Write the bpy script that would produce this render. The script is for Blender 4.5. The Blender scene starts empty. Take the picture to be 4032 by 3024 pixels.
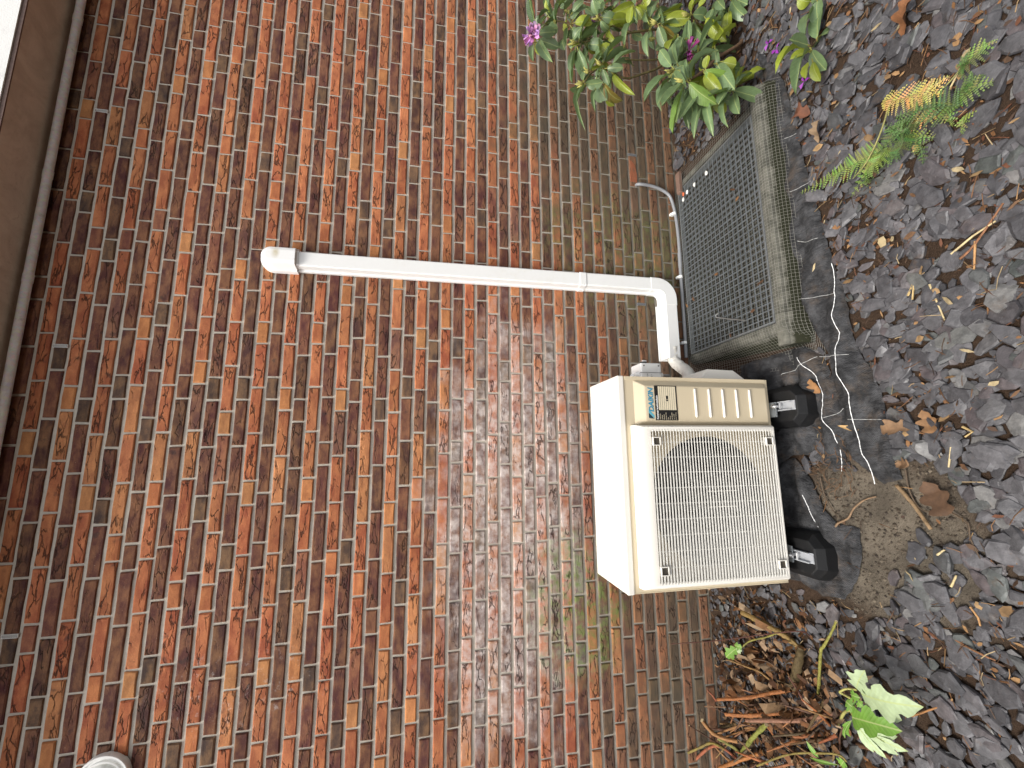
import bpy, bmesh, math, random
from mathutils import Vector, Matrix, noise
K = 0.0655                      # metres per brick course: every coordinate below is in courses
sc = bpy.context.scene
COL = sc.collection
rnd = random.Random(11)

# ------------------------------------------------------------------ camera
yaw, pit, roll = 0.167722, -0.185879, -0.02212
fw = Vector((math.sin(yaw)*math.cos(pit), math.cos(yaw)*math.cos(pit), math.sin(pit)))
r0 = Vector((math.cos(yaw), -math.sin(yaw), 0)); d0 = fw.cross(r0)
RT = r0*math.cos(roll) + d0*math.sin(roll)
DN = -r0*math.sin(roll) + d0*math.cos(roll)
CAM = Vector((0, -34.16, 23.385))
cd = bpy.data.cameras.new('camera'); cam = bpy.data.objects.new('camera', cd); COL.objects.link(cam)
m = Matrix((DN, RT, -fw)).transposed().to_4x4(); m.translation = CAM*K   # phone held upright, photo stored on its side
cam.matrix_world = m
cd.sensor_width = 36; cd.lens = 36*1639.03/4032; cd.clip_start = .02; cd.clip_end = 500
sc.camera = cam

# ------------------------------------------------------------------ sky, sun, exposure
SUN = Vector((-0.42, -0.40, 1.0)).normalized()
w = bpy.data.worlds.new('World'); sc.world = w; w.use_nodes = True
nt = w.node_tree; bg = nt.nodes['Background']
sky = nt.nodes.new('ShaderNodeTexSky'); sky.sky_type = 'NISHITA'; sky.sun_disc = False
sky.sun_elevation = math.asin(SUN.z); sky.sun_rotation = math.atan2(SUN.x, SUN.y)
sky.air_density = 1.0; sky.dust_density = 4.0; sky.ozone_density = 1.0
hs = nt.nodes.new('ShaderNodeHueSaturation'); hs.inputs['Saturation'].default_value = .25
nt.links.new(sky.outputs[0], hs.inputs['Color']); nt.links.new(hs.outputs[0], bg.inputs[0])
bg.inputs[1].default_value = 0.11
sl = bpy.data.lights.new('sun', 'SUN'); so = bpy.data.objects.new('sun', sl); COL.objects.link(so)
sl.energy = 1.5; sl.angle = math.radians(18); sl.color = (1, .95, .87)
so.rotation_euler = SUN.to_track_quat('Z', 'Y').to_euler()
vs = sc.view_settings; vs.view_transform = 'Standard'; vs.look = 'None'; vs.gamma = 1; vs.use_curve_mapping = False
vs.exposure = 1.2
sc.cycles.max_bounces = 8; sc.cycles.use_denoising = True

# ------------------------------------------------------------------ helpers
def node(nt, typ, **kw):
    n = nt.nodes.new(typ)
    for k, v in kw.items():
        if k.startswith('i_'): n.inputs[int(k[2:])].default_value = v
        else: setattr(n, k, v)
    return n
class NG:
    """small wrapper round a material's node tree"""
    def __init__(s, name, rough=.8, spec=.5, metal=0):
        s.m = bpy.data.materials.new(name); s.m.use_nodes = True; s.t = s.m.node_tree
        s.b = s.t.nodes['Principled BSDF']
        s.b.inputs['Roughness'].default_value = rough; s.b.inputs['Specular IOR Level'].default_value = spec
        s.b.inputs['Metallic'].default_value = metal
        g = s.t.nodes.new('ShaderNodeNewGeometry')
        s.pos = s.vm('SCALE', g.outputs['Position'], None, 1/K)
        s.norm = g.outputs['Normal']
    def link(s, a, b): s.t.links.new(a, b)
    def put(s, inp, v):
        if v is None: return
        if hasattr(v, 'is_output'): s.link(v, inp)
        else:
            try: inp.default_value = v
            except Exception: inp.default_value = (*v, 1) if len(v) == 3 else v
    def vm(s, op, a, b=None, sc_=None):
        n = s.t.nodes.new('ShaderNodeVectorMath'); n.operation = op
        s.put(n.inputs[0], a); s.put(n.inputs[1], b)
        if sc_ is not None: s.put(n.inputs['Scale'], sc_)
        return n.outputs[0] if op not in ('LENGTH', 'DISTANCE', 'DOT_PRODUCT') else n.outputs['Value']
    def mt(s, op, a, b=0., c=0., clamp=False):
        n = s.t.nodes.new('ShaderNodeMath'); n.operation = op; n.use_clamp = clamp
        s.put(n.inputs[0], a); s.put(n.inputs[1], b); s.put(n.inputs[2], c); return n.outputs[0]
    def noise(s, vec=None, scale=1., detail=4, rough=.55, dist=0., col=False):
        n = s.t.nodes.new('ShaderNodeTexNoise'); s.put(n.inputs['Vector'], s.pos if vec is None else vec)
        n.inputs['Scale'].default_value = scale; n.inputs['Detail'].default_value = detail
        n.inputs['Roughness'].default_value = rough; n.inputs['Distortion'].default_value = dist
        return n.outputs['Color'] if col else n.outputs['Fac']
    def voro(s, vec=None, scale=1., feature='F1', out='Distance'):
        n = s.t.nodes.new('ShaderNodeTexVoronoi'); n.feature = feature; s.put(n.inputs['Vector'], s.pos if vec is None else vec)
        n.inputs['Scale'].default_value = scale; return n.outputs[out]
    def ramp(s, f, a, b, lo=0., hi=1.):
        n = s.t.nodes.new('ShaderNodeMapRange'); n.interpolation_type = 'SMOOTHSTEP'
        s.put(n.inputs[0], f); n.inputs[1].default_value = a; n.inputs[2].default_value = b
        n.inputs[3].default_value = lo; n.inputs[4].default_value = hi; return n.outputs[0]
    def mix(s, f, a, b, mode='MIX'):
        n = s.t.nodes.new('ShaderNodeMix'); n.data_type = 'RGBA'; n.blend_type = mode
        s.put(n.inputs[0], f); s.put(n.inputs[6], a); s.put(n.inputs[7], b); return n.outputs[2]
    def sep(s, v):
        n = s.t.nodes.new('ShaderNodeSeparateXYZ'); s.put(n.inputs[0], v); return n.outputs
    def comb(s, x, y, z):
        n = s.t.nodes.new('ShaderNodeCombineXYZ'); s.put(n.inputs[0], x); s.put(n.inputs[1], y); s.put(n.inputs[2], z); return n.outputs[0]
    def both(s, name, out):            # value kept on the object (single pieces) or on the faces (joined pieces)
        a = s.t.nodes.new('ShaderNodeAttribute'); a.attribute_type = 'OBJECT'; a.attribute_name = name
        b = s.t.nodes.new('ShaderNodeAttribute'); b.attribute_type = 'GEOMETRY'; b.attribute_name = name
        if out == 'Fac': return s.mt('ADD', a.outputs['Fac'], b.outputs['Fac'])
        return s.vm('ADD', a.outputs['Vector'], b.outputs['Vector'])
    def obj(s): return s.t.nodes.new('ShaderNodeTexCoord').outputs['Object']
    def color(s, c): s.put(s.b.inputs['Base Color'], c)
    def rough(s, r): s.put(s.b.inputs['Roughness'], r)
    def bump(s, h, strength=.5, dist=.2, prev=None):
        n = s.t.nodes.new('ShaderNodeBump'); n.inputs['Strength'].default_value = strength; n.inputs['Distance'].default_value = dist*K
        s.put(n.inputs['Height'], h)
        if prev is not None: s.link(prev, n.inputs['Normal'])
        s.link(n.outputs[0], s.b.inputs['Normal']); return n.outputs[0]

class MB:
    def __init__(s): s.v = []; s.f = []; s.mi = []; s.fa = []; s.cur = 0; s.att = None
    def add(s, vs, fs):
        o = len(s.v); s.v += [tuple(p) for p in vs]
        for f in fs: s.f.append(tuple(i+o for i in f)); s.mi.append(s.cur); s.fa.append(s.att)
    def box(s, x0, x1, y0, y1, z0, z1):
        s.add([(x0,y0,z0),(x1,y0,z0),(x1,y1,z0),(x0,y1,z0),(x0,y0,z1),(x1,y0,z1),(x1,y1,z1),(x0,y1,z1)],
              [(0,3,2,1),(4,5,6,7),(0,1,5,4),(1,2,6,5),(2,3,7,6),(3,0,4,7)])
    def tube(s, pts, rad, n=8, cap=True, capmat=None, jit=0):
        pts = [Vector(p) for p in pts]; N = len(pts)
        rad = [rad]*N if not isinstance(rad, (list, tuple)) else rad
        if len(rad) != N: rad = [rad[0]+(rad[-1]-rad[0])*i/(N-1) for i in range(N)]
        t0 = (pts[1]-pts[0]).normalized(); a = t0.orthogonal().normalized(); vs = []
        for i, p in enumerate(pts):
            t = (pts[min(i+1, N-1)]-pts[max(i-1, 0)]).normalized()
            a = (a - t*a.dot(t)).normalized(); b = t.cross(a)
            for k in range(n):
                g = 2*math.pi*k/n; r = rad[i]*(1+rnd.uniform(-jit, jit))
                vs.append(p+(a*math.cos(g)+b*math.sin(g))*r)
        fs = [(i*n+k, i*n+(k+1) % n, (i+1)*n+(k+1) % n, (i+1)*n+k) for i in range(N-1) for k in range(n)]
        s.add(vs, fs)
        if cap:
            o = len(s.v)-len(vs); c = s.cur
            if capmat is not None: s.cur = capmat
            s.f += [tuple(o+k for k in range(n))[::-1], tuple(o+(N-1)*n+k for k in range(n))]; s.mi += [s.cur]*2; s.fa += [s.att]*2
            s.cur = c
    def prism(s, prof, axis, a0, a1):
        """closed profile (2-D) pushed along axis 'x','y' or 'z' from a0 to a1"""
        def P(u, v, a): return {'x': (a, u, v), 'y': (u, a, v), 'z': (u, v, a)}[axis]
        n = len(prof); vs = [P(u, v, a0) for u, v in prof]+[P(u, v, a1) for u, v in prof]
        s.add(vs, [tuple(range(n))[::-1], tuple(range(n, 2*n))]+[(i, (i+1) % n, n+(i+1) % n, n+i) for i in range(n)])
    def mesh(s, name, mats, smooth=False, bevel=0, seg=2):
        me = bpy.data.meshes.new(name); me.from_pydata([(x*K, y*K, z*K) for x, y, z in s.v], [], s.f)
        for mt_ in (mats if isinstance(mats, (list, tuple)) else [mats]): me.materials.append(mt_)
        me.polygons.foreach_set('material_index', s.mi)
        if any(a is not None for a in s.fa):
            me.attributes.new('bcol', 'FLOAT_VECTOR', 'FACE').data.foreach_set('vector', [c for a in s.fa for c in a[0]])
            me.attributes.new('bseed', 'FLOAT', 'FACE').data.foreach_set('value', [a[1] for a in s.fa])
        bm = bmesh.new(); bm.from_mesh(me)
        bmesh.ops.recalc_face_normals(bm, faces=bm.faces)
        if bevel:
            ed = [e for e in bm.edges if len(e.link_faces) == 2 and e.calc_face_angle(0) > .5]
            bmesh.ops.bevel(bm, geom=ed, offset=bevel*K, segments=seg, affect='EDGES', profile=.6)
        bm.to_mesh(me); bm.free()
        if smooth:
            me.polygons.foreach_set('use_smooth', [True]*len(me.polygons))
            if smooth is not True: me.set_sharp_from_angle(angle=math.radians(smooth))
        return me
    def build(s, name, mats, parent=None, smooth=False, bevel=0, seg=2, kind=None):
        o = bpy.data.objects.new(name, s.mesh(name, mats, smooth, bevel, seg)); COL.objects.link(o)
        if parent is not None: attach(o, parent)
        if kind: o['kind'] = kind
        return o
def attach(o, parent):
    o.parent = parent
    o.matrix_parent_inverse = Matrix.Translation(-(parent.location))
def tag(o, label, cat, group=None, kind=None):
    o['label'] = label; o['category'] = cat
    if group: o['group'] = group
    if kind: o['kind'] = kind
    return o
def thing(name, label, cat, loc=(0, 0, 0), group=None):
    o = bpy.data.objects.new(name, None); COL.objects.link(o); o.location = Vector(loc)*K; o.empty_display_size = .05
    return tag(o, label, cat, group)
def lerp(a, b, t): return a+(b-a)*t
def clamp(x, a=0., b=1.): return max(a, min(b, x))
def sst(a, b, x): t = clamp((x-a)/(b-a)); return t*t*(3-2*t)
def bez(pts, n):
    """points resampled along a smooth curve through pts"""
    P = [Vector(p) for p in pts]; out = []
    for i in range(len(P)-1):
        p0 = P[max(i-1, 0)]; p1 = P[i]; p2 = P[i+1]; p3 = P[min(i+2, len(P)-1)]
        for k in range(n):
            t = k/n
            out.append(.5*((2*p1)+(p2-p0)*t+(2*p0-5*p1+4*p2-p3)*t*t+(3*p1-p0-3*p2+p3)*t**3))
    return out+[P[-1]]
def project(p):
    d = Vector(p)-CAM; z = d.dot(fw)
    if z <= .1: return None
    return 2016+d.dot(DN)/z*1639, 1512-d.dot(RT)/z*1639, z
def inframe(p, mg=60):
    q = project(p); return q is not None and -mg < q[0] < 4032+mg and -mg < q[1] < 3024+mg
def inside(x, y, poly):
    c = False; n = len(poly); j = n-1
    for i in range(n):
        xi, yi = poly[i]; xj, yj = poly[j]
        if (yi > y) != (yj > y) and x < (xj-xi)*(y-yi)/(yj-yi)+xi: c = not c
        j = i
    return c
def zg(x, y): return -1.1*clamp((-y-1)/9)
def relief(x, y): return .10*noise.noise((x*.35, y*.35, 3.1))+.05*noise.noise((x*1.1, y*1.1, 7.7))
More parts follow.
